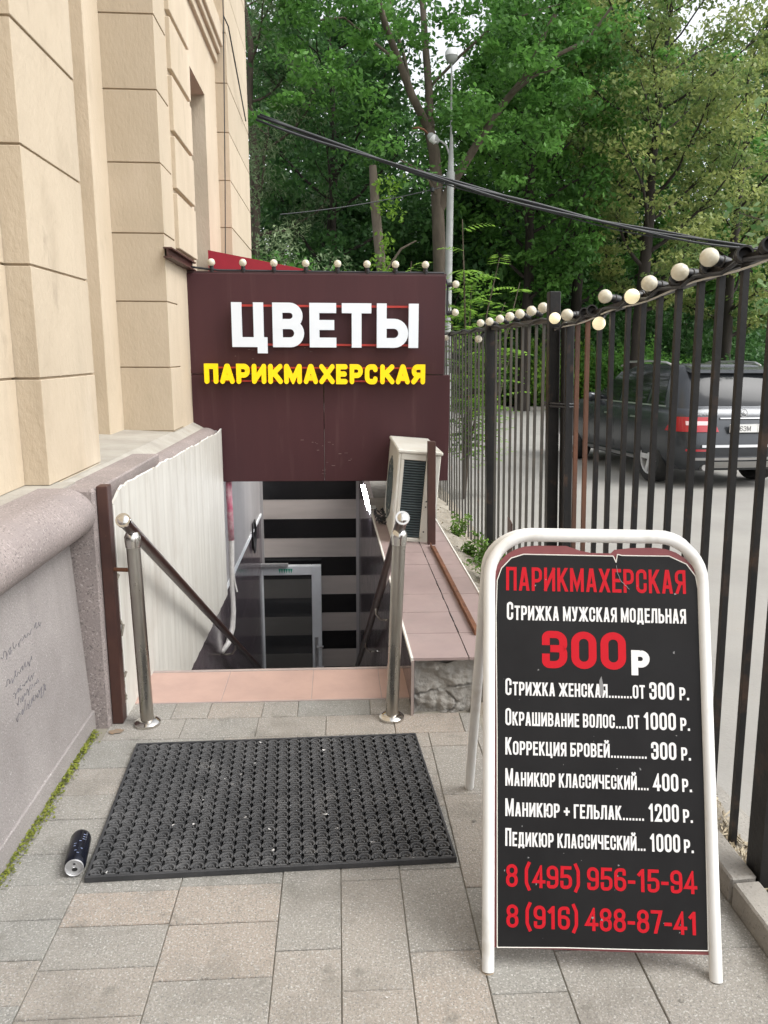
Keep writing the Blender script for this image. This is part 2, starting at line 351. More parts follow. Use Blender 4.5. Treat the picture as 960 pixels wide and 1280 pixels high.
def clip(poly, lo, hi):
    for sgn,lim in ((1,lo),(-1,-hi)):
        res=[]
        for i in range(len(poly)):
            a,b=poly[i-1],poly[i]; fa,fb=sgn*a[1]-lim, sgn*b[1]-lim
            if fa>=0 and fb>=0: res.append(b)
            elif fa>=0>fb or fb>=0>fa:
                k=fa/(fa-fb); q=(a[0]+(b[0]-a[0])*k, a[1]+(b[1]-a[1])*k); res.append(q)
                if fb>=0: res.append(b)
        poly=res
        if len(poly)<3: return []
    return poly
def glyph_polys(ch, Wd, H, t, rcap=False):
    wf,st=G[ch]
    if rcap and ch=='С': st=[[(.92,.82),(.86,1,.3),(0,1,rr),(0,0,rr),(.86,0,.3),(.92,.18)]]
    W=Wd*wf; polys=[]; closed=False
    for s_ in st:
        if s_=='c': closed=True; continue
        pts=[]
        for p in s_:
            pv=min(1,max(0,p[1])) if rcap and ch not in 'ЦД' else p[1]
            q=(t/2+p[0]*(W-t), t/2+pv*(H-t))
            pts.append(q+((p[2]*min(W-t,H*.6),) if len(p)>2 else ()))
        path=round_path(pts, closed, t, H); m=len(path)
        if not closed and not rcap:                          # square ends
            path[0]=path[0]+(path[0]-path[1]).normalized()*t*.5; path[-1]=path[-1]+(path[-1]-path[-2]).normalized()*t*.5
        Lf=[]; Rt=[]
        for i in range(m):
            if closed: a,b=path[i-1],path[(i+1)%m]
            else: a,b=path[max(i-1,0)],path[min(i+1,m-1)]
            d0=(path[i]-a); d1=(b-path[i])
            d0=d0.normalized() if d0.length>1e-9 else d1.normalized(); d1=d1.normalized() if d1.length>1e-9 else d0
            n0=Vector((-d0.y,d0.x)); n1=Vector((-d1.y,d1.x)); nn=(n0+n1)
            if nn.length<1e-3: nn=n0
            nn.normalize(); k=t/2/max(nn.dot(n0),.35)
            Lf.append(path[i]+nn*k); Rt.append(path[i]-nn*k)
        lo,hi=(-.3*H,1.4*H) if (ch in 'Ц()Д' or ch=='Й') else (0,H)
        for i in range(m if closed else m-1):
            j=(i+1)%m
            pl=clip([tuple(Rt[i]),tuple(Rt[j]),tuple(Lf[j]),tuple(Lf[i])],lo,hi)
            if pl: polys.append(pl)
        if rcap and not closed:
            for e in (path[0],path[-1]):
                polys.append([(e.x+t/2*math.cos(2*math.pi*k/14), e.y+t/2*math.sin(2*math.pi*k/14)) for k in range(14)])
        if rcap:
            for e in path[1:-1] if not closed else path:
                if len(path)<9 and not any(len(q_)>2 for q_ in s_): polys.append([(e.x+t/2*math.cos(2*math.pi*k/14), e.y+t/2*math.sin(2*math.pi*k/14)) for k in range(14)])
        closed=False
    return polys, W
def text_polys(runs, x0, x1, base, gap=.22, stroke=.26, rcap=False, space=.5):
    """runs: [(text, cap height, width/height, baseline shift)]; fitted between x0 and x1"""
    items=[]; x=0
    for txt,H,wr,dy in runs:
        for ch in txt:
            Wd=H*wr; t=Wd*stroke*(1.5 if False else 1)
            if ch==' ': x+=Wd*space; continue
            pl,W=glyph_polys(ch,Wd,H,t if ch!='.' else t*1.05,rcap)
            items+= [([(a+x,b+base+dy) for a,b in p]) for p in pl]; x+=W+Wd*gap
    tot=x-Wd*gap; k=(x1-x0)/tot
    return [[(x0+a*k,b) for a,b in p] for p in items]
def flat_text(b, polys, fn, lift=0.):
    for i,p in enumerate(polys):
        b.add([fn(x,y,lift+(i%9)*2e-5) for x,y in p],[tuple(range(len(p)))])
def solid_text(b, polys, fn, d):
    for i,p in enumerate(polys):
        e=(i%23)*1.6e-4
        b.prism(p, lambda x,y:fn(x,y,0), lambda x,y:fn(x,y,d+e))

# ================================================================== THE SETTING
def zyard(x, y):
    if y < 3: z = -.05
    elif y < 12: z = -.05-.26*(y-3)/9
    elif y < 27: z = -.31-.1*(y-12)/15
    else: z = -.41
    return z
b = B()
XS=[-150,-60,-20,-6,-1.2,1.34,2,3,4,6,8,12,18,30,60,150]; YS=[-60,-20,-6,0,2,3,4,6,8,9.8,12,15,19,23,27,27.3,40,80,200]
for i in range(len(XS)-1):
    for j in range(len(YS)-1):
        if XS[i] < 1.3 and YS[j] < 9.8 or YS[j]>=27.3: continue
        q=[(XS[i],YS[j]),(XS[i+1],YS[j]),(XS[i+1],YS[j+1]),(XS[i],YS[j+1])]
        b.quad(*[(x,y,zyard(x,y)) for x,y in q])
tag(b.build('yard', asphalt), kind='structure')
b=B(); 
for i in range(len(XS)-1):
    for j in range(len(YS)-1):
        if YS[j]<27.3: continue
        q=[(XS[i],YS[j]),(XS[i+1],YS[j]),(XS[i+1],YS[j+1]),(XS[i],YS[j+1])]
        b.quad(*[(x,y,-.35+max(0,y-27.3)*.01) for x,y in q])
tag(b.build('ground', grass_m), kind='structure')
b=B().box(-150,150,27.15,27.33,-.6,-.28); tag(b.build('far_kerb', kerb_m), kind='structure')

# pavement slabs, each with its own height and tint
b=B(); rs=random.Random(3)
def slab(x0,x1,y0,y1):
    g=.0012; z=rs.uniform(-.0012,.0012); tl=rs.uniform(-.0008,.0008); t=max(0.01,min(1,rs.gauss(.35,.35)))
    c=.002
    p=[(x0+g,y0+g),(x1-g,y0+g),(x1-g,y1-g),(x0+g,y1-g)]; i=[(x0+g+c,y0+g+c),(x1-g-c,y0+g+c),(x1-g-c,y1-g-c),(x0+g+c,y1-g-c)]
    k=[(x,y,-.012) for x,y in p]+[(x,y,z-.0025) for x,y in p]+[(x,y,z+tl*(1 if n%2 else -1)) for n,(x,y) in enumerate(i)]
    b.add(k,[(0,1,5,4),(1,2,6,5),(2,3,7,6),(3,0,4,7),(4,5,9,8),(5,6,10,9),(6,7,11,10),(7,4,8,11),(8,9,10,11)],t)
cols=[(-1.09,-.80,.15),(-.80,-.49,.155),(-.49,-.18,.16),(-.18,.0,.30),(.0,.185,.42),(.185,.38,.34),(.38,.58,.40),(.58,.80,.36),(.80,1.155,.30)]
for x0,x1,ln in cols:
    y=-1.2-rs.random()*ln
    while y<3.02:
        l=ln*rs.choice((1,1,1,1.25,.9)); y1=min(y+l,3.02)
        if 3.02-y1<.08: y1=3.02
        slab(x0,x1,y,y1); y=y1
x=-1.0
while x<.62:
    x1=min(x+rs.choice((.3,.32,.29)),.62); slab(x,x1,3.02,3.20); x=x1
x=-.99
while x<.33:
    x1=min(x+rs.choice((.24,.31,.33,.16)),.33); slab(x,x1,3.20,3.355); x=x1
tag(b.build('pavement', slab_m), kind='structure')
b=B().quad((-1.2,-1.5,-.006),(1.2,-1.5,-.006),(1.2,3.36,-.006),(-1.2,3.36,-.006)); tag(b.build('pavement_joints', joint_m), kind='structure')

b=B()
def stain(cx,cy,rx,ry,rot,sd):
    r2=random.Random(sd); n=26; c_,s_=math.cos(rot),math.sin(rot); pts=[]
    for k in range(n):
        a=2*math.pi*k/n; q=r2.uniform(.72,1.1); x=rx*q*math.cos(a); y=ry*q*math.sin(a); pts.append((cx+x*c_-y*s_,cy+x*s_+y*c_,.0042))
    b.add(pts,[tuple(range(n))])
stain(-.955,3.09,.035,.022,.2,1)
tag(b.build('rust_stain', M('rust stain',(.26,.17,.10),(.20,.16,.12),40,5,.9)), kind='structure')
b=B(); rs=random.Random(14)
for k in range(16): r0=rs.uniform(.006,.019); stain(rs.uniform(-.8,1.0),rs.uniform(1.2,3.0),r0,r0*rs.uniform(.7,1),rs.random()*3,k+20)
tag(b.build('gum_spots', M('old gum',(.13,.122,.108),(.17,.16,.14),60,4,.85)), kind='structure')
# kerb on the right of the pavement, the rubble strip by the fence
b=B(); y=-1.0
for y0,y1 in ((-1.0,.62),(.63,1.93),(1.94,3.18)):
    b.hexa([(1.155,y0,-.03),(1.235,y0,-.03),(1.235,y1,-.03),(1.155,y1,-.03),(1.155,y0,.078),(1.235,y0,.082),(1.235,y1,.078),(1.155,y1,.074)])
tag(b.build('kerb', kerb_m, bevel=.006), kind='structure')
b=B(); y=-1
for y0,y1 in ((-1.0,1.5),(1.51,2.6),(2.61,4.0),(4.01,6.2)):
    b.hexa([(1.33,y0,-.2),(1.46,y0,-.2),(1.46,y1,-.2),(1.33,y1,-.2),(1.33,y0,.03),(1.45,y0,.025),(1.45,y1,-.01),(1.33,y1,0)])
tag(b.build('yard_edging', kerb_m, bevel=.008), kind='structure')
b=B(); nx,ny=40,200; x0,x1,y0,y1=.60,1.34,-1.,9.9
for j in range(ny+1):
    for i in range(nx+1):
        x=x0+(x1-x0)*i/nx; y=y0+(y1-y0)*j/ny
        z=.035+.05*mnoise.noise((x*3,y*3,0))+.025*mnoise.noise((x*11,y*11,3)) + (.10*max(0,1-(x-.72)/.5) if y>3.3 else 0) -(.03+.10*max(0,(x-.85)/.45) if y>4 else 0)
        if y<3.19 and x<1.24: z=-.05
        b.v.append((x,y,z))
for j in range(ny):
    for i in range(nx): b.f.append((j*(nx+1)+i,j*(nx+1)+i+1,(j+1)*(nx+1)+i+1,(j+1)*(nx+1)+i)); b.t.append(0)
tag(b.build('rubble_strip', soil_m, smooth=True), kind='structure')
# dry straw and chips in the strip next to the kerb
b=B(); rs=random.Random(5)
for k in range(2000):
    if k<1400: x=rs.uniform(1.235,1.33); y=rs.uniform(.4,3.4)
    else: x=rs.uniform(.82,1.3); y=rs.uniform(3.3,8)
    z=.035+.05*mnoise.noise((x*3,y*3,0))+.025*mnoise.noise((x*11,y*11,3))+(.10*max(0,1-(x-.72)/.5) if y>3.3 else 0)-(.03+.10*max(0,(x-.85)/.45) if y>4 else 0)
    a=rs.gauss(1.3,.7) if k<1400 else rs.uniform(0,3.1); l=rs.uniform(.015,.05) if k<1400 else rs.uniform(.006,.022); wd=rs.uniform(.001,.0028); t=rs.uniform(.01,1)
    dx,dy=math.cos(a)*l/2,math.sin(a)*l/2; nx_,ny_=-math.sin(a)*wd,math.cos(a)*wd; z+=rs.uniform(.002,.02)
    b.quad((x-dx-nx_,y-dy-ny_,z),(x+dx-nx_,y+dy-ny_,z+rs.uniform(-.01,.012)),(x+dx+nx_,y+dy+ny_,z+.004),(x-dx+nx_,y-dy+ny_,z+.003),tint=t)
tag(b.build('dry_straw', straw_m, fixn=False), 'dry straw and chips lying in the strip beside the kerb', 'straw', kind='stuff')
# moss along the plinth
b=B()
for k in range(5200):
    y=rs.uniform(-.6,3.1); den=.5+.5*mnoise.noise((y*1.6,0,4)); 
    if rs.random()>.25+.9*den: continue
    x=-1.062+abs(rs.gauss(0,.017))+.010; s=rs.uniform(.003,.009)*(1.2-.3*(y>2)); z=rs.uniform(0,.012); t=rs.uniform(.01,1); a=rs.uniform(0,6.28)
    c=[(x+s*math.cos(a+q*2.1),y+s*math.sin(a+q*2.1),z+rs.uniform(-.3,1)*s) for q in range(3)]
    b.quad(*c,tint=t)
tag(b.build('moss', moss_m, fixn=False), 'bright green moss growing along the foot of the granite plinth', 'moss', kind='stuff')

# stairs
b=B()
for x0,x1 in ((-.965,-.552),(-.55,-.132),(-.13,.198),(.2,.333)): b.box(x0,x1,3.36,3.70,-.3,.004)
o=b.build('stairs', threshold_m, bevel=.002); tag(o, kind='structure')
B().box(-.965,.333,3.357,3.702,-.29,.0025).box(-.965,.333,3.702,3.725,-.3,.007).build('threshold_edge', thresh_edge, o, bevel=.003)
b=B(); z=-.045
for k in range(18):
    b.box(-.96,.325,3.726+.258*k,3.726+.258*(k+1)+.02,z-.16-.167*(k)-.17,z-.16-.167*k)
b.build('step', stripe_grey, o)
b=B().quad((-1.3,8.2,-3.02),(.9,8.2,-3.02),(.9,9.6,-3.02),(-1.3,9.6,-3.02)); tag(b.build('basement_floor', cement), kind='structure')

# ================================================================== BUILDING
bt=thing('apartment_building','cream rusticated plaster building with stone plinth along the left side','building',(-1.4,3.2,0))
LV=[1.05+.4375*k for k in range(-1,30)]
def rust_wall(name, x_in, x_out, y0, y1, ztop, mat, zoff=0, gap=.009, dep=.010, z0=1.045, sides=True, bev=.004):
    c=B().box(x_in,x_out-dep,y0+dep,y1-dep,z0,ztop); b=B()
    for k in range(len(LV)-1):
        a,bb=LV[k]+zoff,LV[k+1]+zoff
        a=max(a,z0)
        if bb<=z0 or a>=ztop: continue
        b.box(x_in+.002,x_out+rnd.uniform(-.002,.002),y0,y1,a+gap/2,min(bb,ztop)-gap/2,tint=rnd.uniform(.02,.42))
    o=b.build(name, mat, bt, bevel=bev)
    c.build('groove', groove_m, o); return o
rust_wall('rusticated_wall',-3,-1.285,-4,3.198,11,facade_dirty)
rust_wall('pilaster',-3,-1.187,3.2,3.90,11,facade_dirty)
B().box(-3,-1.75,3.89,5.3,1.0,11).build('recess_wall', facade, bt)
B().box(-2.2,-1.48,5.125,5.452,1.0,11).build('recess_step', facade, bt, bevel=.006)
rust_wall('pilaster',-3,-1.14,5.45,5.80,11,facade)
# wall with window beyond the pilaster: sill wall, lintel, far jamb
WZ0,WZ1=1.25,3.80
b=B().box(-3,-1.143,5.795,6.66,1.0,11); b.build('wall', facade, bt)
b=B()
for z0,z1 in ((2.315,2.685),(2.72,3.06),(3.095,3.445),(3.485,3.81),(3.85,4.18)):
    b.box(-1.2,-1.112,5.83,6.54,z0,z1)
b.build('quoin_block', facade, bt, bevel=.004)
b=B().box(-3,-1.143,6.659,7.43,3.80,11).box(-3,-1.143,6.659,7.43,.4,WZ0).box(-3,-1.144,7.425,8.12,.4,11)
b.build('wall', facade, bt)
fr=B().box(-1.46,-1.40,6.66,6.72,WZ0,WZ1).box(-1.46,-1.40,7.37,7.43,WZ0,WZ1).box(-1.46,-1.401,6.72,7.37,WZ1-.06,WZ1).box(-1.46,-1.401,6.72,7.37,2.6,2.66).build('window', pvc_white, bt)
B().box(-1.44,-1.43,6.72,7.37,WZ0,WZ1-.06).build('pane', window_m, fr)
b=B(); 
for k,(px,z0,z1) in enumerate(((.03,4.28,4.36),(.06,4.36,4.42),(.085,4.42,4.60),(.06,4.60,4.68))): b.box(-1.3,-1.143+px,5.82,8.10,z0,z1)
b.build('string_course', facade, bt, bevel=.006)
rust_wall('pilaster',-3,-1.03,8.12,9.9,11,facade)
b=B().box(-12,-2.9,-4,9.88,1,11.2); b.build('wall', facade, bt)
# plinth
pl=B().hexa([(-3,-4,-.05),(-1.055,-4,-.05),(-1.055,3.13,-.05),(-3,3.13,-.05),(-3,-4,.845),(-1.10,-4,.845),(-1.10,3.13,.845),(-3,3.13,.845)]).build('plinth', plinth_m, bt, bevel=.006)
B().box(-1.2,-1.052,-4,3.135,-.05,.085).build('base_course', plinth_m, pl, bevel=.004)
b=B(); segs=[(-4,-.25),(-.246,1.55),(1.554,3.135)]
for y0,y1 in segs:
    prof=[(-1.30,1.052)]+[(-1.115+.125*math.cos(R(a)), .945+.108*math.sin(R(a))) for a in range(90,-100,-12)]+[(-1.12,.835),(-1.30,.835)]
    n=len(prof); b.add([(x,y0,z) for x,z in prof]+[(x,y1,z) for x,z in prof],[tuple(range(n)),tuple(reversed(range(n,2*n)))]+[(i,i+n,(i+1)%n+n,(i+1)%n) for i in range(n)])
b.build('torus_moulding', granite, pl, smooth=40)
b=B().box(-1.30,-.992,3.137,3.30,-.05,1.046); b.build('plinth_pier', granite, pl, bevel=.01)
b=B().hexa([(-3,-4,1.0),(-1.115,-4,1.0),(-1.115,3.3,1.0),(-3,3.3,1.0),(-3,-4,1.062),(-1.115,-4,1.052),(-1.115,3.3,1.052),(-3,3.3,1.062)])
b.hexa([(-3,3.302,.95),(-.99,3.302,.95),(-.97,8.1,.95),(-3,8.1,.95),(-3,3.302,1.13),(-1.17,3.302,1.046),(-1.13,8.1,1.046),(-3,8.1,1.13)])
b.build('sill_ledge', ledge_m, pl)
b=B(); 
prof=[(-1.2,1.002)]+[(-1.085+.10*math.cos(R(a)), .905+.097*math.sin(R(a))) for a in range(90,-100,-12)]+[(-1.2,.84)]
n=len(prof); b.add([(x,3.303,z) for x,z in prof]+[(x+.05,7.0,z) for x,z in prof],[tuple(range(n)),tuple(reversed(range(n,2*n)))]+[(i,i+n,(i+1)%n+n,(i+1)%n) for i in range(n)])
b.build('torus_moulding', granite, pl, smooth=40)
B().box(-1.3,-1.0,3.303,4.35,.93,1.036).build('capping_slab', granite, pl, bevel=.006)
b=B().box(-3,-1.08,3.302,9.5,-.1,.96); b.build('foundation_wall', granite, pl)
# marker scribbles on the plinth: hasty handwritten lines, leaning like the wall
g=B(); rs=random.Random(11)
def scrib(y0, z0, ln, h, n):
    px_=None; ph=rs.uniform(0,6)
    for k in range(n*7):
        u=k/(n*7-1); a=u*n*2*math.pi*.62+ph; am=h*(.35+.3*abs(mnoise.noise((u*9,y0*7,z0*9)))+(.55 if mnoise.noise((u*14,z0*31,0))>.18 else 0))
        y=y0+u*ln+.28*am*math.cos(a*1.3)+am*.35*math.sin(a); z=z0+am*math.sin(a)*.6+am*.2*math.sin(a*.37)
        x=-1.055-.045*(z+.05)/.895+.0010
        if px_ and mnoise.noise((u*23,z0*17,5))<.30: g.tube([px_,(x,y,z)],.0009,4)
        px_=(x,y,z)
for k,(y0,z0,ln,h,n) in enumerate(((2.40,.625,.34,.022,17),(2.40,.53,.22,.022,13),(2.44,.475,.18,.02,12),(2.46,.44,.20,.022,14),(2.44,.395,.26,.034,17))):
    scrib(y0,z0,ln,h,n)
g.build('handwriting', ink, pl)
# small things on the facade
tag(B().box(-1.142,-1.085,5.40,6.3,2.205,2.215).box(-1.142,-1.085,5.40,6.3,2.262,2.272).box(-1.12,-1.112,5.40,6.3,2.2155,2.2615).build('steel_bracket', brown_steel), 'short brown steel channel fixed to the plaster above the sign', 'bracket')
b=B(); b.tube([(-1.005,7.9,6.5),(-1.02,7.92,4.6),(-1.06,7.95,3.2),(-1.10,8.0,2.2)],.005,6)
b.tube([(-1.02,7.92,4.62),(-1.0,8.1,4.6),(-.98,8.6,4.3),(-.99,9.3,4.1)],.007,6)
tag(b.build('facade_cable', cable_m), 'thin black cables running down the plaster beside the far pilaster', 'cable')

# ================================================================== ENTRANCE
# steel post and cladding beside the stairs
tag(B().box(-.99,-.945,3.165,3.225,0,1.055).build('steel_post', brown_steel, bevel=.003), 'brown square steel post at the front end of the cream cladding', 'post')
pc=thing('cladding_panel','cream ribbed plastic cladding with a ragged top edge along the stairs','cladding',(-.93,3.25,0))
b=B(); rs=random.Random(2); N=64; y0,y1=3.245,6.16
prev=None
for i in range(N+1):
    y=y0+(y1-y0)*i/N; x=-.945+.03*i/N
    rib=.0035 if (i%4==0) else 0
    top=1.02-.035*i/N+ .018*mnoise.noise((y*3,1,0))+ .012*mnoise.noise((y*13,1,0)) - (.05*max(0,1-(y-y0)/.12))
    bot=-.02 if y<3.6 else -.37
    if prev: 
        px,py,pt,pb,pr=prev; pb=bot
        b.hexa([(px-.012,py,pb),(px-pr,py,pb),(x-rib,y,bot),(x-.012,y,bot),(px-.012,py,pt),(px-pr,py,pt),(x-rib,y,top),(x-.012,y,top)])
    prev=(x,y,top,bot,rib)
b.build('ribbed_sheet', pvc, pc)
b=B()
prev=None
for i in range(N+1):
    y=y0+(y1-y0)*i/N; x=-.945+.03*i/N; top=1.02-.035*i/N+ .018*mnoise.noise((y*3,1,0))+ .012*mnoise.noise((y*13,1,0)) - (.05*max(0,1-(y-y0)/.12))
    if prev and rs.random()<.8: b.tube([(prev[0]-.006,prev[1],prev[2]),(x-.006,y,top)],.0045,5)
    prev=(x,y,top)
b.build('torn_edge', board_white, pc)
b=B().box(-.962,-.946,3.24,3.252,0,.96); b.build('edge_strip', pvc_edge, pc)
b=B()
for k in range(40):
    z=rs.uniform(.05,.7); p=Vector((-.955+rs.uniform(-.008,.008),3.235,z)); b.tube([p,p+Vector((rs.uniform(-.01,.01),.01,rs.uniform(-.05,.05)))],.006,5)
b.build('rubbish_fill', soil_m, pc)

# stairwell walls
sw=thing('stairwell_wall','plum tiled side wall with grey panelling on the left of the stairs','wall',(-.95,6.5,0))
b=B()
for i,(a,c) in enumerate(((3.63,4.6),(4.603,5.4),(5.403,6.2),(6.203,7.0),(7.003,7.8),(7.803,8.6),(8.603,9.4))):
    for z0,z1 in ((-.97,-.372),(-1.573,-.973),(-2.176,-1.576),(-3.02,-2.179)): b.box(-1.1,-.952,a,c,z0,z1)
b.build('wall_tiles', tile_dark, sw)
B().box(-1.1,-.962,6.17,9.4,-.368,.98).build('wall_panel', wall_grey, sw)
b=B().box(-.963,-.945,6.17,9.4,-.392,-.362); b.build('trim_strip', pvc_white, sw)
sw=thing('stairwell_wall','plum tiled side wall below the ledge on the right of the stairs','wall',(.3,6.5,0))
b=B()
for (a,c) in ((3.192,3.63),(3.633,4.6),(4.603,5.4),(5.403,6.2),(6.203,7.0),(7.003,7.8),(7.803,8.6),(8.603,9.4)):
    for z0,z1 in ((-.32,.262),(-.923,-.323),(-1.526,-.926),(-2.129,-1.529),(-3.02,-2.132)):
        if c<3.7 and z0<-.4: continue
        f=lambda y: .332-.075*(y-3.19)/6.2
        xo=.3355 if z1>.2 else .5
        b.hexa([(f(a),a,z0),(xo,a,z0),(xo,c,z0),(f(c),c,z0),(f(a),a,z1),(xo,a,z1),(xo,c,z1),(f(c),c,z1)])
b.build('wall_tiles', tile_dark, sw)
bw=thing('striped_wall','black and grey striped end wall at the bottom of the stairs','wall',(-.3,9.4,-3))
b=B(); k=B()
z=.05
for i in range(14):
    (k if i%2==0 else b).box(-1.1,.6,9.4 if i%2 else 9.397,9.5,z-.246*(i+1),z-.246*i)
b.box(-1.1,.6,9.4,9.5,z,.98)
b.build('grey_stripe', stripe_grey, bw); k.build('black_stripe', stripe_black, bw)
for xa in (.225,-.962): B().box(xa,xa+.037,9.36,9.396,-3,.9).build('corner_trim', wall_grey, bw)
# glazed door at the bottom
d=thing('glass_door','grey framed glass door at the bottom of the stairs','door',(-.63,9.3,-3.0))
X0,X1,ZT=-1.02,-.215,-1.0
b=B().box(X0,X0+.09,9.22,9.30,-3,ZT).box(X1-.12,X1,9.22,9.30,-3,ZT).box(X0+.09,X1-.12,9.221,9.30,ZT-.12,ZT).box(X0+.09,X1-.12,9.221,9.30,-3,-2.85)
b.build('frame', pvc_white, d, bevel=.006)
B().box(X0+.09,X1-.12,9.255,9.27,-2.85,ZT-.12).build('pane', door_glass, d)
# reflection of stripes in the glass, painted as grey bands on the pane
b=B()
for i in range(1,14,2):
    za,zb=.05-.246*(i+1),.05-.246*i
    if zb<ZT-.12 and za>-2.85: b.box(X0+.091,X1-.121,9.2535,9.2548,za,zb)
b.build('stripe_reflection', M('painted stripe reflection',(.13,.125,.115),rough=.25), d)
hd=B().box(X1-.085,X1-.045,9.205,9.2195,-2.42,-1.93).build('lock_plate', alu, d)
for z in (-2.05,-2.32): B().tube([(X1-.06,9.205,z),(X1-.06,9.16,z),(X1+.02,9.155,z+.015)],.012,8).build('handle', alu, d)
b=B()
for i in range(3):
    x=-.74+.058*i
    for q in ((0,.028),(.028,.056)):
        b.add([(x+q[0],9.2195-.001,ZT-.035),(x+q[1],9.2185,ZT-.035),((x+(q[0]+q[1])/2),9.2185,ZT-.095)],[(0,1,2)])
b.build('green_mark', green_m, d)
B().box(-.98,-.62,9.17,9.22,ZT+.003,ZT+.04).build('door_closer', alu, d)
# pipe, cable coil, lamp, debris
pp=thing('insulated_pipe','white wrapped pipe with pink tape hanging beside the cladding end','pipe',(-.9,6.3,.6))
pts=[(-.895,6.28,.75),(-.892,6.28,.4),(-.888,6.28,.05),(-.895,6.27,-.3),(-.89,6.25,-.55),(-.895,6.2,-.68),(-.92,6.1,-.78),(-.95,5.95,-.80)]
B().tube(pts,[.022,.022,.023,.021,.023,.024,.024,.02],9).build('wrapped_tube', pipe_m, pp, smooth=True)
b=B(); b.tube([(-.895,6.28,.7),(-.892,6.28,.4),(-.888,6.28,.06)],[.025,.026,.025],9).build('pink_tape', tape_m, pp, smooth=True)
B().tube([(-.888,6.28,-.1),(-.87,6.26,-.3),(-.85,6.24,-.38)],.007,6).build('loose_wire', cable_wh, pp)
b=B()
for k in range(3): b.tube([(-.945+.008*k,8.4+(.13+.014*k)*math.cos(t*.42),-.42+(.15+.02*k)*math.sin(t*.42)) for t in range(15)],.006,6,closed=True)
tag(b.build('cable_coil', black_m, smooth=True), 'black coil of cable hanging on the left stairwell wall', 'cable coil')
lm=thing('tube_light','white fluorescent tube light on the wall under the sign','lamp',(.29,7.2,.25))
B().tube([(.264,6.6,.245),(.262,8.3,.165)],.009,10).build('tube', tube_lamp, lm)
B().hexa([(.279,6.5,.20),(.33,6.5,.20),(.33,8.05,.11),(.28,8.05,.11),(.28,6.5,.28),(.33,6.5,.28),(.33,8.05,.2),(.28,8.05,.2)]).build('housing', pvc_white, lm)

# tiled ledge
lg=thing('tiled_ledge','low concrete ledge topped with dusty pink tiles right of the stairs','ledge',(.55,3.2,0))
b=B(); nx,nz=64,44; y00=3.222
V=[]
for j in range(nz+1):
    for i in range(nx+1):
        x=.336+.45*i/nx; z=-.03+.272*j/nz
        d_=.028*mnoise.noise((x*9,0,z*11))+.016*mnoise.noise((x*26,0,z*26))+.008*mnoise.noise((x*60,0,z*60)); 
        if abs(z-.105-.02*math.sin(x*14)-.012*mnoise.noise((x*30,3,0)))<.0045: d_+=.02
        if abs(x-.50-.03*math.sin(z*40))<.004 and z<.11: d_+=.015
        if z>.225: d_+=.012*max(0,mnoise.noise((x*12,8,0)))
        V.append((x,y00+d_,z))
b.add(V,[(j*(nx+1)+i,j*(nx+1)+i+1,(j+1)*(nx+1)+i+1,(j+1)*(nx+1)+i) for j in range(nz) for i in range(nx)])
b.build('broken_end', cement, lg, smooth=True)
B().hexa([(.336,3.235,-.1),(.786,3.235,-.1),(.786,9.3,-.1),(.27,9.3,-.1),(.336,3.235,.258),(.786,3.235,.258),(.786,9.3,.258),(.27,9.3,.258)]).build('core', cement, lg)
b=B(); ys=[3.185,3.49,3.795,4.1,4.405,4.71,5.015,5.32,5.625,5.93,6.235,6.6,7.0]
for a,c in zip(ys,ys[1:]):
    for xa,xb in ((None,.575),(.580,.785)):
        f=lambda y: (.328-.075*(y-3.19)/6.2) if xa is None else xa
        dz=rnd.uniform(-.001,.001)
        b.hexa([(f(a),a+.0015,.259),(xb,a+.0015,.259),(xb,c-.0015,.259),(f(c),c-.0015,.259),(f(a),a+.0015,.272+dz),(xb,a+.0015,.272+dz),(xb,c-.0015,.272+dz),(f(c),c-.0015,.272)])
b.build('top_tiles', tile_light, lg)
b=B().hexa([(.318,3.18,.255),(.328,3.18,.255),(.29,6.3,.255),(.28,6.3,.255),(.318,3.18,.275),(.328,3.18,.275),(.29,6.3,.275),(.28,6.3,.275)])
b.box(.786,.794,3.3,6.4,.20,.278)
b.build('edge_strip', pvc_edge, lg)
B().hexa([(.320,3.178,-.0),(.332,3.178,0),(.332,3.19,0),(.320,3.19,0),(.320,3.178,.262),(.332,3.178,.262),(.332,3.19,.262),(.320,3.19,.262)]).build('corner_strip', thresh_edge, lg)
b=B(); pts=[]
for k in range(60): pts.append((.5775+.004*mnoise.noise((0,k*.4,0)),3.2+k*.05,.2725))
for p,q in zip(pts,pts[1:]):
    if mnoise.noise((p[1]*4,2,0))>-.12: b.tube([p,q],[rnd.uniform(.001,.004)]*2,4)
b.build('crack', black_m, lg)
# fallen rusty angle bar on the ledge, post at the air conditioner
tag(B().add([(.648,3.45,.2745),(.682,3.45,.2745),(.682,3.45,.2775),(.652,3.45,.2775),(.652,3.45,.300),(.648,3.45,.300),
   (.640,5.17,.2745),(.674,5.17,.2745),(.674,5.17,.2775),(.644,5.17,.2775),(.644,5.17,.300),(.640,5.17,.300)],
   [(0,1,2,3,4,5),(6,7,8,9,10,11)]+[(i,(i+1)%6,(i+1)%6+6,i+6) for i in range(6)]).build('angle_bar', rust), 'rusty steel angle bar lying along the tiled ledge', 'metal bar')
tag(B().hexa([(.63,5.22,.272),(.685,5.22,.272),(.685,5.27,.272),(.63,5.27,.272),(.618,5.22,1.0),(.673,5.22,1.0),(.673,5.27,1.0),(.618,5.27,1.0)]).build('steel_post', brown_steel, bevel=.003), 'brown steel post standing on the ledge in front of the air conditioner', 'post')
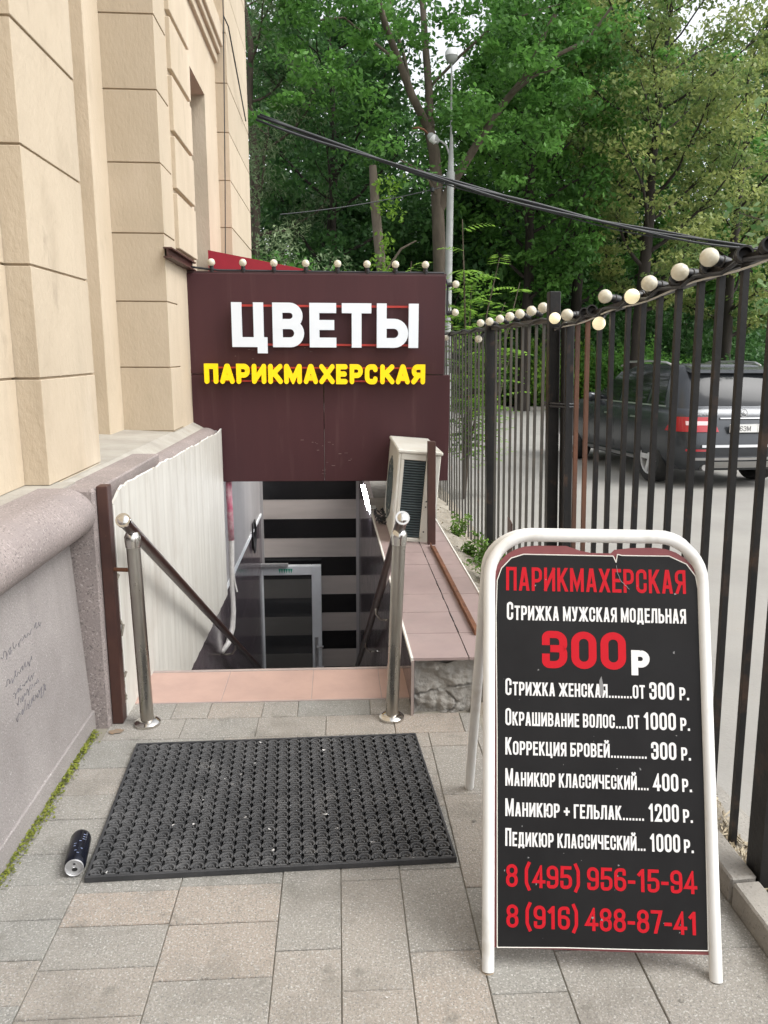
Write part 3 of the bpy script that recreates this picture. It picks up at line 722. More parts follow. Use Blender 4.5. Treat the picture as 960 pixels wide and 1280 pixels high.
# air conditioner, leaning a little
ac=thing('air_conditioner','dirty white outdoor air conditioner unit tilted on the tiled ledge','air conditioner',(.375,5.3,.285)); ac.rotation_euler=(0,R(4.5),0)
Wd,Dp,Hh=.30,.86,.63
b=B().box(0,.018,0,Dp,0,Hh).box(.0185,Wd-.1,0,.012,.0,.03).box(.0185,Wd-.1,0,.012,Hh-.045,Hh).box(.0185,.045,0,.012,.03,Hh-.045).box(Wd-.1,Wd,0,Dp,0,Hh-.001).box(.0185,Wd-.1,Dp-.02,Dp,0,Hh)
b.build('casing', ac_white, ac, local=True, bevel=.005)
B().box(-.008,Wd+.012,-.010,Dp+.01,Hh+.0005,Hh+.028).build('lid', ac_white, ac, local=True, bevel=.008)
b=B()
for k in range(30): 
    z=.038+k*.0183; b.hexa([(.046,.006,z),(Wd-.101,.006,z),(Wd-.101,.018,z+.006),(.046,.018,z+.006),(.046,.006,z+.004),(Wd-.101,.006,z+.004),(Wd-.101,.018,z+.010),(.046,.018,z+.010)])
b.build('fin_grille', ac_fin, ac, local=True)
B().box(.045,Wd-.1,.03,.05,.03,Hh-.045).build('coil', ac_dark, ac, local=True)
b=B()
for r0 in (.07,.12,.17,.22): b.tube([(-.006,.46+r0*math.cos(t*.262),.31+r0*math.sin(t*.262)) for t in range(24)],.004,5,closed=True)
for t in range(8): b.tube([(-.006,.46,.31),(-.006,.46+.24*math.cos(t*.785),.31+.24*math.sin(t*.785))],.004,5)
b.build('fan_guard', ac_fin, ac, local=True)
b=B()
for k in range(14): b.box(Wd,Wd+.012,.1,.5,.1+.03*k,.112+.03*k)
b.build('louvre', ac_white, ac, local=True)
for z in (.52,.56,.30,.26,.08): B().lathe([(.004,-.003),(.006,0)],8,(Wd-.075,-.002,z),'y').build('screw', ac_dark, ac, local=True)
for xa in (.02,Wd-.07):
    for ya in (.04,Dp-.12): B().box(xa,xa+.04,ya,ya+.08,-.016,0).build('foot', black_m, ac, local=True)
# wires behind the unit
b=B(); rs=random.Random(8)
for k in range(12):
    p=Vector((.32+rs.uniform(0,.08),6.0+rs.uniform(-.2,.15),.29)); pts=[p]
    for q in range(6): p=p+Vector((rs.uniform(-.05,.05),rs.uniform(-.07,.07),0)); p.x=min(max(p.x,.30),.40); p.z=.29+rs.uniform(0,.06); pts.append(p.copy())
    b.tube(pts,.005,5)
tag(b.build('wire_tangle', cable_m), 'tangle of black wires on the ledge under the sign', 'wires')
tag(B().box(.41,.80,6.36,6.40,.272,.62).box(.80,.84,6.36,9.4,.2,.62).build('cladding_panel', pvc), 'narrow cream cladding panel under the sign behind the air conditioner', 'cladding')

# ---------------- sign
sg=thing('shop_sign','dark maroon sheet metal shop sign with lit white and yellow letters above the stairs','sign',(-.15,6.2,.56)); 
ys=6.2
def P(x0,x1,z0,z1,y=ys): return B().hexa([(x0,y,z0),(x1,y+.0,z0),(x1,y+.12,z0),(x0,y+.12,z0),(x0,y,z1),(x1,y,z1),(x1,y+.12,z1),(x0,y+.12,z1)])
P(-1.175,.855,1.425,2.185).build('sheet_panel', maroon, sg, bevel=.004)
P(-1.175,-.108,.565,1.421,ys+.004).build('sheet_panel', maroon, sg, bevel=.004)
P(-.105,.905,.565,1.421,ys+.002).build('sheet_panel', maroon, sg, bevel=.004)
B().box(-1.18,.86,ys+.01,ys+.2,2.1855,2.20).build('top_trim', maroon_edge, sg)
B().box(-1.1,.88,ys+.13,7.6,.98,1.02).build('canopy_roof', maroon_edge, sg)
B().box(.84,.88,ys+.13,7.6,.62,.979).build('canopy_side', maroon_edge, sg)
f=lambda x,z,d:(x,6.16-d,z)
b=B(); solid_text(b, text_polys([('ЦВЕТЫ',.335,.71,0)],-.805,.636,1.632,.18,.315), f, .035)
b.build('white_lettering', white_lit, sg)
b=B(); solid_text(b, text_polys([('ПАРИКМАХЕРСКАЯ',.155,.78,0)],-1.03,.695,1.350,.15,.335,rcap=True), f, .03)
b.build('yellow_lettering', yellow_lit, sg, bevel=0)
b=B()
for z in (1.945,1.652): b.box(-.74,.60,6.163,6.185,z-.008,z+.008)
for z in (1.475,1.372): b.box(-.98,.66,6.163,6.185,z-.006,z+.006)
for x in (-.6,0,.5):
    for z in (1.945,1.652,1.475,1.372): b.box(x-.006,x+.006,6.186,6.2,z-.004,z+.004)
b.build('mounting_bar', red_tube, sg)
b=B(); rs=random.Random(4)
for k in range(26):
    x,z=rs.choice(((-.15,.85),(-.05,.66),(-.72,1.58),(-.2,1.62),(.1,.75)));x+=rs.gauss(0,.08); z+=rs.gauss(0,.04); l=rs.uniform(.003,.03); 
    b.box(x,x+l,6.1985-.0006,6.2,z,z+rs.uniform(.0012,.003))
b.build('scratch', M('bare scratch',(.24,.17,.16),rough=.6), sg)
def bulb(par, p, dr, r, lit=False, sock=True):
    dr=Vector(dr).normalized(); q=dr.to_track_quat('Z','Y').to_matrix().to_4x4(); q.translation=Vector(p)
    prof=[(0.45*r,0)]+[(r*math.sin(R(a)), r*1.05-r*math.cos(R(a))) for a in range(35,181,12)]; prof[-1]=(0.0005,prof[-1][1])
    o=B().lathe(prof,14).xform(q).build('bulb', bulb_lit if lit else bulb_m, par, smooth=True)
    if sock: B().lathe([(.62*r,-1.35*r),(.66*r,-.5*r),(.56*r,-.4*r),(.56*r,.28*r)],12).xform(q).build('socket', black_m, o, smooth=40)
    return o
ls=thing('light_string','string of round white bulbs along the top of the maroon sign','string lights',(0,6.25,2.2))
for k,x in enumerate((-.955,-.715,-.48,-.235,.01,.24,.46,.695)): bulb(ls,(x,6.22,2.235),(rnd.uniform(-.06,.06),-.1,1),.029)
for z in (2.12,1.905): bulb(ls,(.905,6.22,z),(1,-.1,.1),.029)
B().tube([(-1.16,6.22,2.235),(-.9,6.22,2.208),(.0,6.23,2.206),(.84,6.22,2.206),(.872,6.22,2.12),(.872,6.22,1.9)],.009,6).build('cable', cable_m, ls)
# red awning further back on the facade
aw=thing('awning','red awning on the facade behind the maroon sign','awning',(-.6,7.0,2.1))
B().hexa([(-1.10,7.0,2.05),(.1,7.0,2.05),(.1,8.0,2.05),(-1.10,8.0,2.05),(-1.10,7.0,2.45),(.1,7.0,2.235),(.1,8.0,2.235),(-1.10,8.0,2.45)]).build('fabric', awning_m, aw)

# ---------------- handrails
def handrail(label, px, rx1, bracket):
    h=thing('handrail',label,'handrail',(px,3.158,0))
    tilt=-.018 if px<0 else .032
    sh=Matrix.Identity(4); sh[0][2]=tilt; sh[0][3]=0
    B().lathe([(.0285,0),(.0285,.825)],20,(px,3.158,0)).xform(sh).build('post', stainless, h, smooth=40)
    B().lathe([(.056,0),(.056,.012),(.045,.022),(.031,.026)],22,(px,3.158,.0005)).build('base_flange', chrome, h, smooth=40)
    B().lathe([(.031,.80),(.033,.825),(.033,.845),(.026,.862),(.010,.872),(.0095,.905)],20,(px,3.158,0)).xform(sh).build('post_cap', chrome, h, smooth=40)
    a=Vector((px+tilt*.92,3.05,.935)); e=Vector((rx1,7.72,-1.72)); n=(e-a).normalized()
    B().tube([a,e],.0245,14).build('rail', rail_m, h, smooth=40)
    B().tube([a-n*.012,a+n*.001],.0295,18).tube([a-n*.018,a-n*.012],[.014,.022],14).build('end_cap', chrome, h, smooth=40)
    for t in ((.34,.62) if px>0 else (.62,)):
        b=B(); p=a+(e-a)*t; s=1 if px>0 else -1
        b.tube([p,p+Vector((0,0,-.06)),p+Vector((s*.03,0,-.10)),p+Vector((s*.07,0,-.105)),p+Vector((s*(.085 if px>0 else .12),0,-.105))],.008,7)
        b.build('wall_bracket', stainless, h, smooth=True)
    if bracket: B().tube([(px-.02,3.158,.70),(px-.12,3.19,.695)],.009,8).build('side_arm', rust, h, smooth=40)
    return h
handrail('left stainless handrail post with brown rail running down beside the cream cladding',-.838,-.83,True)
handrail('right stainless handrail post with brown rail descending beside the tiled ledge',.232,.188,False)

# ---------------- rubber mat
mt=thing('rubber_mat','black rubber ring mat lying on the paving before the stairs','mat',(-.23,2.55,0))
cor=[Vector(p) for p in ((-.785,2.125),(.372,2.160),(.322,2.985),(-.835,2.955))]
def mp_(u,v): 
    a=cor[0]*(1-u)+cor[1]*u; d=cor[3]*(1-u)+cor[2]*u; q=a*(1-v)+d*v; return q.x,q.y
NU,NV=26,19
b=B()                                            # edge frame and web with holes, arcs raised on it
def mprism(uv, z0,z1): 
    b.prism(uv, lambda u,v:(*mp_(u,v),z0), lambda u,v:(*mp_(u,v),z1))
mprism([(0,0),(1,0),(1,.012),(0,.012)],.0,.02); mprism([(0,.988),(1,.988),(1,1),(0,1)],.0,.02)
mprism([(0,.0121),(.008,.0121),(.008,.9879),(0,.9879)],.0,.0199); mprism([(.992,.0121),(1,.0121),(1,.9879),(.992,.9879)],.0,.0199)
b.build('rim', rubber, mt, bevel=.002)
b=B(); du,dv=.984/NU,.976/NV
mprism([(.008,.0121),(.992,.0121),(.992,.9879),(.008,.9879)],.001,.004)
b.build('web', rubber, mt)
b=B()
for j in range(NV):
    for i in range(NU):
        cx=.008+(i+.5)*du; cy=.012+(j+.36)*dv
        for rad,zt,th in ((.41,.0195,.12),(.16,.0165,.10)):
            k=len(b.v); n=9; vs=[]; fs=[]
            x0_,y0_=mp_(cx,cy)
            for q in range(n):
                an=R(-25+230*q/(n-1)); c,s_=math.cos(an),math.sin(an)
                for rr_,z in ((rad+th,.004),(rad+th*.7,zt),(rad-th*.2,zt),(rad-th,.004)):
                    vs.append((x0_+rr_*c*.0435,y0_+rr_*s_*.0435,z))
            for q in range(n-1):
                for m in range(3): fs.append((q*4+m,q*4+m+1,q*4+4+m+1,q*4+4+m))
            b.add(vs,fs)
        xs,ys_=mp_(cx,cy-.30*dv)
        b.add([(xs-.0185,ys_-.006,.004),(xs+.0185,ys_-.006,.004),(xs+.0185,ys_+.006,.004),(xs-.0185,ys_+.006,.004),(xs-.016,ys_-.003,.019),(xs+.016,ys_-.003,.019),(xs+.016,ys_+.003,.019),(xs-.016,ys_+.003,.019)],
              [(4,5,6,7),(0,1,5,4),(1,2,6,5),(2,3,7,6),(3,0,4,7)])
b.build('ring_pattern', rubber_top, mt, smooth=50, fixn=True)
b=B(); rs=random.Random(21)
for k in range(60):
    u,v=rs.uniform(.02,.98),rs.uniform(.02,.98)**1.3; x,y=mp_(u,v); z=rs.uniform(.006,.02); s=rs.uniform(.003,.010)*rs.choice((.6,.8,1,1.6)); a=rs.uniform(0,6.28)
    q=[(x+s*math.cos(a+t)*rs.uniform(.4,1.2),y+s*math.sin(a+t)*rs.uniform(.3,1.),z+rs.uniform(-.002,.003)) for t in (0,1.4,2.9,4.4)]
    b.quad(*q)
for k in range(30):
    x,y=rs.uniform(-.9,.9),rs.uniform(1.4,3.1); s=rs.uniform(.001,.004); a=rs.uniform(0,6.28)
    b.quad(*[(x+s*math.cos(a+t),y+s*math.sin(a+t)*.7,.004+rs.uniform(0,.002)) for t in (0,1.4,2.9,4.4)])
tag(b.build('litter', litter_m, fixn=False), 'pale bits of paper scattered over the rubber mat and paving', 'litter', kind='stuff')

# ---------------- drinks can lying on its side
ca=thing('drink_can','crushed dark blue drink can lying left of the rubber mat','can',(-.823,2.155,.032),R(10))
def can_ring(r,y): return (r,y)
b=B().lathe([(.0265,.004),(.0315,.014),(.0325,.02),(.0325,.145),(.029,.158),(.0255,.163),(.001,.158)],28,(0,0,0),'y',caps=False)
b.build('body', can_m, ca, local=True, smooth=35)
b=B().lathe([(.0245,.008),(.0248,.0),(.027,-.002),(.0282,.001),(.0268,.006)],28,(0,0,0),'y',caps=False).lathe([(.0001,.0068),(.0245,.0072)],28,(0,0,0),'y',caps=False)
lid=b.build('lid', alu, ca, local=True, smooth=35)
b=B(); b.add([(.0085*math.cos(t*.524)-.0,.0062,.0065*math.sin(t*.524)-.010) for t in range(12)],[tuple(range(12))])
b.add([(.004*math.cos(t*.524),.0062,.003*math.sin(t*.524)+.009) for t in range(12)],[tuple(range(12))])
b.build('opening', black_m, lid, local=True)
b=B().tube([(.0075*math.cos(t*.524),.0055,.0085*math.sin(t*.524)+.006) for t in range(12)],.0012,5,closed=True); b.build('ring_pull', alu, lid, local=True)
b=B(); rs=random.Random(4)
for k in range(9):                                # pale print marks on the can
    th=R(rs.choice((60,75,90,100))); y=.03+.012*k; r=.0328
    b.quad(*[(r*math.cos(th+q)*1.0,y+e,r*math.sin(th+q)) for q,e in ((-.1,0),(.1,0),(.1,.003),(-.1,.003))])
b.build('print', M('can print',(.18,.22,.34),rough=.3), ca, local=True)

# ---------------- sandwich board
rz=math.atan2(-.066,.588)
sb=thing('sandwich_board','white framed black price board standing on the paving by the fence','sign board',(.681,1.688,0),rz)
ta=math.asin(.39/1.16)
def PB(x,s,d=0): return (x, s*math.sin(ta)-d*math.cos(ta), s*math.cos(ta)+d*math.sin(ta))
def frame_pts(hw,top,rc,fn):
    p=[(-hw,0)]+[(-hw,top*.3),(-hw,top*.6)]+[(-hw+rc+rc*math.cos(R(a)),top-rc+rc*math.sin(R(a))) for a in range(180,89,-10)]+[(hw-rc+rc*math.cos(R(a)),top-rc+rc*math.sin(R(a))) for a in range(90,-1,-10)]+[(hw,top*.6),(hw,top*.3),(hw,0)]
    return [fn(x,s) for x,s in p]
B().tube(frame_pts(.2955,1.158,.12,lambda x,s:PB(x,s,-.0)),.0165,16).build('front_frame', board_white, sb, local=True, smooth=40)
def PBk(x,s): 
    y=.40+ (1-s/1.158)*.475; return (x,y,s*.945)
B().tube(frame_pts(.2955,1.158,.12,PBk),.0165,14).build('rear_frame', board_white, sb, local=True, smooth=40)
plug=M('foot plug',(.35,.28,.2),rough=.7)
for s in (-1,1): B().lathe([(.0155,-.006),(.0165,0)],14,PB(s*.2955,.0)).build('foot', plug, sb, local=True)
def sheet(name, pts, d0, d1, mat): 
    b=B(); b.prism(pts, lambda x,s:PB(x,s,d0), lambda x,s:PB(x,s,d1)); return b.build(name, mat, sb, local=True)
rc=.115
bk=[(-.283,.058),(.283,.062),(.283,1.0)]+[(.283-rc+rc*math.cos(R(a)),1.035+.095*math.sin(R(a))) for a in range(0,91,15)]+[(.10,1.128),(.055,1.122),(.045,1.112),(-.01,1.112),(-.04,1.118),(-.08,1.131)]+[(-.283+rc+rc*math.cos(R(a)),1.035+.095*math.sin(R(a))) for a in range(90,181,15)]
sheet('backing', bk, -.004, .0, board_maroon)
fp=[(-.272,.06),(-.1,.066),(.1,.069),(.277,.074),(.2805,.40),(.2835,1.0),(.276,1.052),(.252,1.085),(.205,1.1065),(.075,1.106),(.062,1.109),(.058,1.086),(.05,1.104),(-.20,1.1045),(-.235,1.093),(-.262,1.064),(-.274,1.03),(-.277,.93),(-.2735,.6)]
pn=sheet('price_panel', fp, .001, .004, board_black)
b=B(); pts=[PB(x,s,.0035) for x,s in fp]
for p,q in zip(pts,pts[1:]+pts[:1]): b.tube([p,q],.0016,5)
b.build('sheet_edge', pvc_edge, sb, local=True)
b=B(); 
def row(runs,x0,x1,base,bb,**k): flat_text(bb, text_polys(runs,x0,x1,base,**k), lambda x,y,l:PB(x,y,.0048+l))
big,sm=.046,.0365
wr=.40
redt=B(); wht=B()
row([('ПАРИКМАХЕРСКАЯ',.066,.5,0)],-.249,.248,1.002,redt,gap=.2,stroke=.285)
row([('300',.102,.62,0)],-.150,.080,.790,redt,gap=.16,stroke=.31)
row([('8 (495) 956-15-94',.058,.52,0)],-.249,.252,.213,redt,gap=.15,stroke=.28,space=.42)
row([('8 (916) 488-87-41',.058,.52,0)],-.248,.250,.111,redt,gap=.15,stroke=.28,space=.42)
row([('С',.05,wr,0),('ТРИЖКА МУЖСКАЯ МОДЕЛЬНАЯ',.040,.46,0)],-.247,.246,.920,wht,gap=.19,stroke=.335)
row([('Р',.068,.72,0)],.094,.144,.7765,wht,stroke=.36)
def price(a, dots, pre, num, y, xn, xr):
    n=len(num)
    runs=[(a[0],big,wr,0),(a[1:],sm,.46,0),('.'*dots,sm,.40,0)]
    if pre: runs.append((' '+pre if False else pre,sm,.46,0))
    row(runs,-.251,xn-(.012 if not pre else .012),y,wht,gap=.19,stroke=.335)
    row([(num,.046,.46,0)],xn,xr,y-.001,wht,gap=.19,stroke=.335)
    row([('Р.',.034,.5,0)],.222,.248,y-.001,wht,gap=.19,stroke=.335)
price('СТРИЖКА ЖЕНСКАЯ',8,'ОТ','300',.714,.141,.208)
price('ОКРАШИВАНИЕ ВОЛОС',4,'ОТ','1000',.633,.124,.210)
price('КОРРЕКЦИЯ БРОВЕЙ',12,'','300',.555,.142,.209)
price('МАНИКЮР КЛАССИЧЕСКИЙ',4,'','400',.473,.145,.212)
price('МАНИКЮР + ГЕЛЬЛАК',7,'','1200',.394,.131,.211)
price('ПЕДИКЮР КЛАССИЧЕСКИЙ',3,'','1000',.317,.133,.212)
redt.build('red_lettering', txt_red, pn, local=True, fixn=False); wht.build('white_lettering', txt_white, pn, local=True, fixn=False)
b=B(); rs=random.Random(9)
pts=[PB(.058+.002*k*(1 if k<4 else 1.6)+rs.uniform(-.002,.002),1.078-.0105*k if k<5 else 1.03-.003*(k-5),.0052) for k in range(12)]
for p,q in zip(pts,pts[1:]): b.tube([p,q],.0009,4)
for k in range(40):
    x,s=rs.uniform(-.26,.27),rs.uniform(.08,1.07); l=rs.uniform(.001,.006); a=rs.uniform(0,6.28)
    b.quad(*[PB(x+l*math.cos(a+t)*rs.uniform(.2,1),s+l*math.sin(a+t)*rs.uniform(.2,1),.0051) for t in (0,1.4,2.9,4.4)])
b.quad(*[PB(x,s,.0051) for x,s in ((.006,.722),(.014,.715),(.018,.74),(.012,.772),(.006,.76))])
b.build('scuff', M('scuff mark',(.2,.2,.2),rough=.7), pn, local=True, fixn=False)

# ---------------- fence
def lerp(a,b_,t): return a+(b_-a)*t
def fence(label, p0, p1, zb0,zb1, zt0,zt1, lean, n, mats, sz, posts, railbot=True):
    fo=thing('iron_fence',label,'fence',((p0[0]+p1[0])/2,(p0[1]+p1[1])/2,0))
    q=lambda t,z,up:(lerp(p0[0],p1[0],t)+lean*up, lerp(p0[1],p1[1],t), z)
    B().tube([q(0,zt0,1),q(.5,(zt0+zt1)/2-.008,1),q(1,zt1,1)],.020,4,sq=True).build('top_rail', mats[0], fo)
    if railbot: B().tube([q(0,zb0,0),q(1,zb1,0)],.020,4,sq=True).build('bottom_rail', mats[1], fo)
    rs=random.Random(n)
    for i in range(n):
        t=(i+.5)/n+rs.uniform(-.08,.08)/n; a=q(t,lerp(zb0,zb1,t),0); e=q(t,lerp(zt0,zt1,t),1); e=(e[0],e[1]+rs.uniform(-.02,.02),e[2])
        m=mats[2] if not (len(mats)>3 and i>=n-3 and i<n-1) else mats[3]
        B().tube([a,e],sz*rs.uniform(.95,1.05),4,sq=True).build('bar', m, fo)
    for (t,zt,r,m,dl) in posts:
        a=q(t,lerp(zb0,zb1,t)-.15,0); e=q(t,zt,1); B().tube([(a[0]+.0,a[1],a[2]),(e[0]+dl,e[1],e[2])],r,4,sq=True).build('post', m, fo)
    return fo
PX0,PX1=(1.285,1.93),(1.235,4.02)
fence('near black iron bar fence panel beside the price board',PX0,PX1,.01,-.06,1.90,1.745,-.062,14,(fence_black,rust,fence_black,rust_bar),.0140,[(.02,2.0,.055,fence_black,0)])
fence('far weathered iron bar fence panel running on behind the maroon sign',(1.222,4.16),(1.19,9.6),-.07,-.16,1.775,1.80,-.05,33,(fence_grey,rust,fence_grey),.0105,[(.31,1.80,.046,fence_black,-.02)])
fp_=thing('fence_posts','pair of thick black fence posts wired together where the fence panels meet','post',(1.23,4.08,0))
B().hexa([(1.19,4.10,-.2),(1.25,4.10,-.2),(1.25,4.16,-.2),(1.19,4.16,-.2),(1.112,4.10,1.915),(1.172,4.10,1.915),(1.172,4.16,1.915),(1.112,4.16,1.915)]).build('post', fence_black, fp_, bevel=.004)
B().hexa([(1.255,4.03,-.2),(1.31,4.03,-.2),(1.31,4.09,-.2),(1.255,4.09,-.2),(1.177,4.03,1.745),(1.232,4.03,1.745),(1.232,4.09,1.745),(1.177,4.09,1.745)]).build('post', fence_black, fp_, bevel=.004)
b=B(); 
for z in (1.32,1.335): 
    k=-.04*z; b.tube([(1.20+k,4.08,z),(1.25+k,4.015,z),(1.325+k,4.015,z),(1.32+k,4.10,z),(1.26+k,4.175,z),(1.185+k,4.17,z)],.006,5,closed=True)
b.build('wire_tie', cable_m, fp_)
o=thing('stub_post','short rusty brown plate leaning on the bars of the far fence','post',(1.17,4.9,0))
B().hexa([(1.150,4.86,-.1),(1.158,4.86,-.1),(1.158,4.98,-.1),(1.150,4.98,-.1),(1.135,4.86,.50),(1.143,4.86,.50),(1.143,4.98,.52),(1.135,4.98,.52)]).build('plate', brown_steel, o)
b=B()
for z in (.42,.44,.46): b.tube([(1.139,4.90,z),(1.139,4.93,z-.02+rnd.uniform(0,.02))],.003,4)
b.build('white_mark', txt_white, o)
# bulbs along the fence
ls=thing('light_string','string of round white bulbs wired along the top of the iron fence','string lights',(1.2,4,1.8))
q1=lambda y:(lerp(PX0[0],PX1[0],(y-1.93)/2.09)-.062, y, lerp(1.90,1.745,(y-1.93)/2.09))
spec=[(2.42,-.055,.02,(-1,-.15,.25),0),(2.62,-.05,.015,(-1,-.2,.1),0),(2.86,-.05,.015,(-1,-.2,.15),0),(3.02,-.05,.0,(-1,-.4,-.15),1),(3.30,-.05,.03,(-1,-.2,.2),0),(3.44,-.03,-.035,(-.5,-.5,-1),1),(3.80,-.05,.02,(-1,-.3,.0),0),(4.0,-.05,.03,(-1,-.3,-.1),1)]
for y,dx,dz,dr,lit in spec:
    p=q1(y); bulb(ls,(p[0]+dx*.6,p[1],p[2]+dz),dr,.029,lit)
for y,dz in ((4.25,.055),(4.5,.05),(4.78,.045),(5.05,.04),(5.35,.035),(5.7,.03),(6.05,.03),(6.15,-.06),(7.9,-.03),(9.0,-.03)):
    t=(y-4.16)/5.44; bulb(ls,(lerp(1.222,1.19,t)-.075,y,lerp(1.775,1.80,t)+dz),(-1,-.3,.3 if dz>0 else -1),.029)
for y in (2.18,2.31,2.52,2.74,2.94,3.15,3.58,3.68):
    p=q1(y); B().lathe([(.022,-.034),(.024,-.03),(.024,-.004),(.027,-.003),(.027,.004),(.024,.005),(.024,.034),(.018,.034),(.018,.0)],14).xform(Matrix.Translation((p[0]-.012,p[1],p[2]+.012))@Vector((-.35,-1,.12)).to_track_quat('Z','Y').to_matrix().to_4x4()).build('empty_socket', black_m, ls, smooth=40)
b=B(); pts=[]
for k in range(26): 
    y=1.95+k*.09; p=q1(y); pts.append((p[0]-.025,y,p[2]-.012+.012*math.sin(k*2.1)))
for k in range(40):
    y=4.25+k*.135; t=(y-4.16)/5.44; pts.append((lerp(1.222,1.19,t)-.07,y,lerp(1.775,1.80,t)+.012*math.sin(k*1.3)))
B().tube(pts,.007,6).build('cable', cable_m, ls)
B().tube([(q1(y)[0]-.022,y,q1(y)[2]-.024-.006*math.sin(y*9)) for x,y,z in pts[:26]],.0035,6).build('white_cable', cable_wh, ls)

# ---------------- parked car (local: y from the rear to the front, x to the right)
CX,CY=5.66,10.3
car=thing('parked_car','dark grey off-road car parked in the yard behind the iron fence','car',(CX,CY,-.267),R(5.5)); car.rotation_euler=(R(-.9),0,R(5.5))
LOW=[(.26,.16,4.62,.84,.30),(.40,.03,4.76,.93,.32),(.55,.0,4.80,.962,.32),(.74,.03,4.80,.968,.30),(.90,.09,4.72,.965,.28),(1.02,.13,4.55,.95,.26),(1.09,.17,4.1,.925,.25),(1.12,.20,3.65,.90,.25)]
TOP=[(1.115,.21,3.45,.895,.25),(1.30,.30,3.06,.855,.25),(1.48,.42,2.72,.805,.25),(1.62,.54,2.42,.755,.24),(1.69,.62,2.24,.715,.22),(1.735,.72,2.05,.65,.22)]
def plan(tab,z):
    if z<=tab[0][0]: return tab[0][1:]
    for a,c in zip(tab,tab[1:]):
        if a[0]<=z<=c[0]:
            t=(z-a[0])/(c[0]-a[0]); return tuple(lerp(p,q,t) for p,q in zip(a[1:],c[1:]))
    return tab[-1][1:]
def cpt(tab,z,t,off=0,side=-1):
    yr,yf,hw,rc=plan(tab,z); st=hw-rc; L=rc*math.pi/2; bow=.05
    if t<st: x,y,nx_,ny_=t,yr,0,-1
    elif t<st+L:
        a=(t-st)/rc; x,y,nx_,ny_=st+rc*math.sin(a),yr+rc-rc*math.cos(a),math.sin(a),-math.cos(a)
    else: x,y,nx_,ny_=hw,yr+rc+(t-st-L),1,0
    y+=bow*(x/hw)**2-bow*.4
    return ((x+nx_*off)*side, y+ny_*off, z)
def tside(tab,z,y):
    yr,yf,hw,rc=plan(tab,z); return hw-rc+rc*math.pi/2+(y-yr-rc-.03)
def ring(tab,z):
    yr,yf,hw,rc=plan(tab,z); st=hw-rc; out=[]
    ts=[0,st*.5,st*.8]+[st+rc*math.pi/2*k/6 for k in range(7)]
    rl=[cpt(tab,z,t,0,-1) for t in ts]
    n=8; y0=rl[-1][1]; rcf=.32; y1=yf-rcf
    rl+= [(-hw,lerp(y0,y1,k/n),z) for k in range(1,n+1)]
    rl+= [(-hw+rcf*1.2*(1-math.cos(a)),y1+rcf*math.sin(a),z) for a in [math.pi/2*k/6 for k in range(1,7)]]
    rl+= [(-(hw-rcf*1.2)*.5,yf+.03,z),(0,yf+.04,z)]
    return rl+[(-x,y,zz) for x,y,zz in reversed(rl[1:-1])]
def loft(tab,zs):
    b=B(); k=None
    for z in zs:
        rg=ring(tab,z); n=len(rg); k=len(b.v); b.v+=rg
        if k: 
            for i in range(n): b.f.append((k-n+i,k-n+(i+1)%n,k+(i+1)%n,k+i)); b.t.append(0)
    b.f.append(tuple(range(n-1,-1,-1))); b.t.append(0); b.f.append(tuple(range(k,k+n))); b.t.append(0)
    return b
body=loft(LOW,[r[0] for r in LOW]).build('body', car_paint, car, local=True)
WY=(.93,3.84); WR=.372
cut=[]
for y in WY:
    co=B().lathe([(WR+.055,-1.2),(WR+.055,1.2)],28,(0,y,WR),'x').build('cutter', None); cut.append(co)
    md=body.modifiers.new('arch','BOOLEAN'); md.object=co; md.operation='DIFFERENCE'; md.solver='EXACT'
bpy.context.view_layer.update()
dg=bpy.context.evaluated_depsgraph_get(); me=bpy.data.meshes.new_from_object(body.evaluated_get(dg)); body.modifiers.clear(); body.data=me
for co in cut: bpy.data.objects.remove(co)
smooth_angle(me, 32)
loft(TOP,[r[0] for r in TOP]).build('roof', car_paint, car, local=True, smooth=38)
B().box(-.66,.66,.35,4.4,.28,.95).build('underbody', car_black, car, local=True)
def patch(name,tab,z0,z1,f0,f1,mat,off,side,nt=8,nz=4,par=car,th=.008):
    """f0,f1: functions of z giving the perimeter position of both borders"""
    b=B(); V=[];W_=[]
    for j in range(nz+1):
        z=lerp(z0,z1,j/nz)
        for i in range(nt+1):
            t=lerp(f0(z),f1(z),i/nt); V.append(cpt(tab,z,t,off,side)); W_.append(cpt(tab,z,t,off-th,side))
    n=len(V); fs=[(j*(nt+1)+i,j*(nt+1)+i+1,(j+1)*(nt+1)+i+1,(j+1)*(nt+1)+i) for j in range(nz) for i in range(nt)]
    edge=[i for i in range(nt+1)]+[(j+1)*(nt+1)-1 for j in range(1,nz+1)]+[nz*(nt+1)+i for i in range(nt-1,-1,-1)]+[j*(nt+1) for j in range(nz-1,0,-1)]
    fs+= [(edge[i],edge[(i+1)%len(edge)],edge[(i+1)%len(edge)]+n,edge[i]+n) for i in range(len(edge))]
    return b.add(V+W_,fs).build(name,mat,par,local=True,smooth=30)
sd_=lambda y0,y1: (lambda z: tside(TOP,z,lerp(y0,y1,(z-1.15)/.47)))
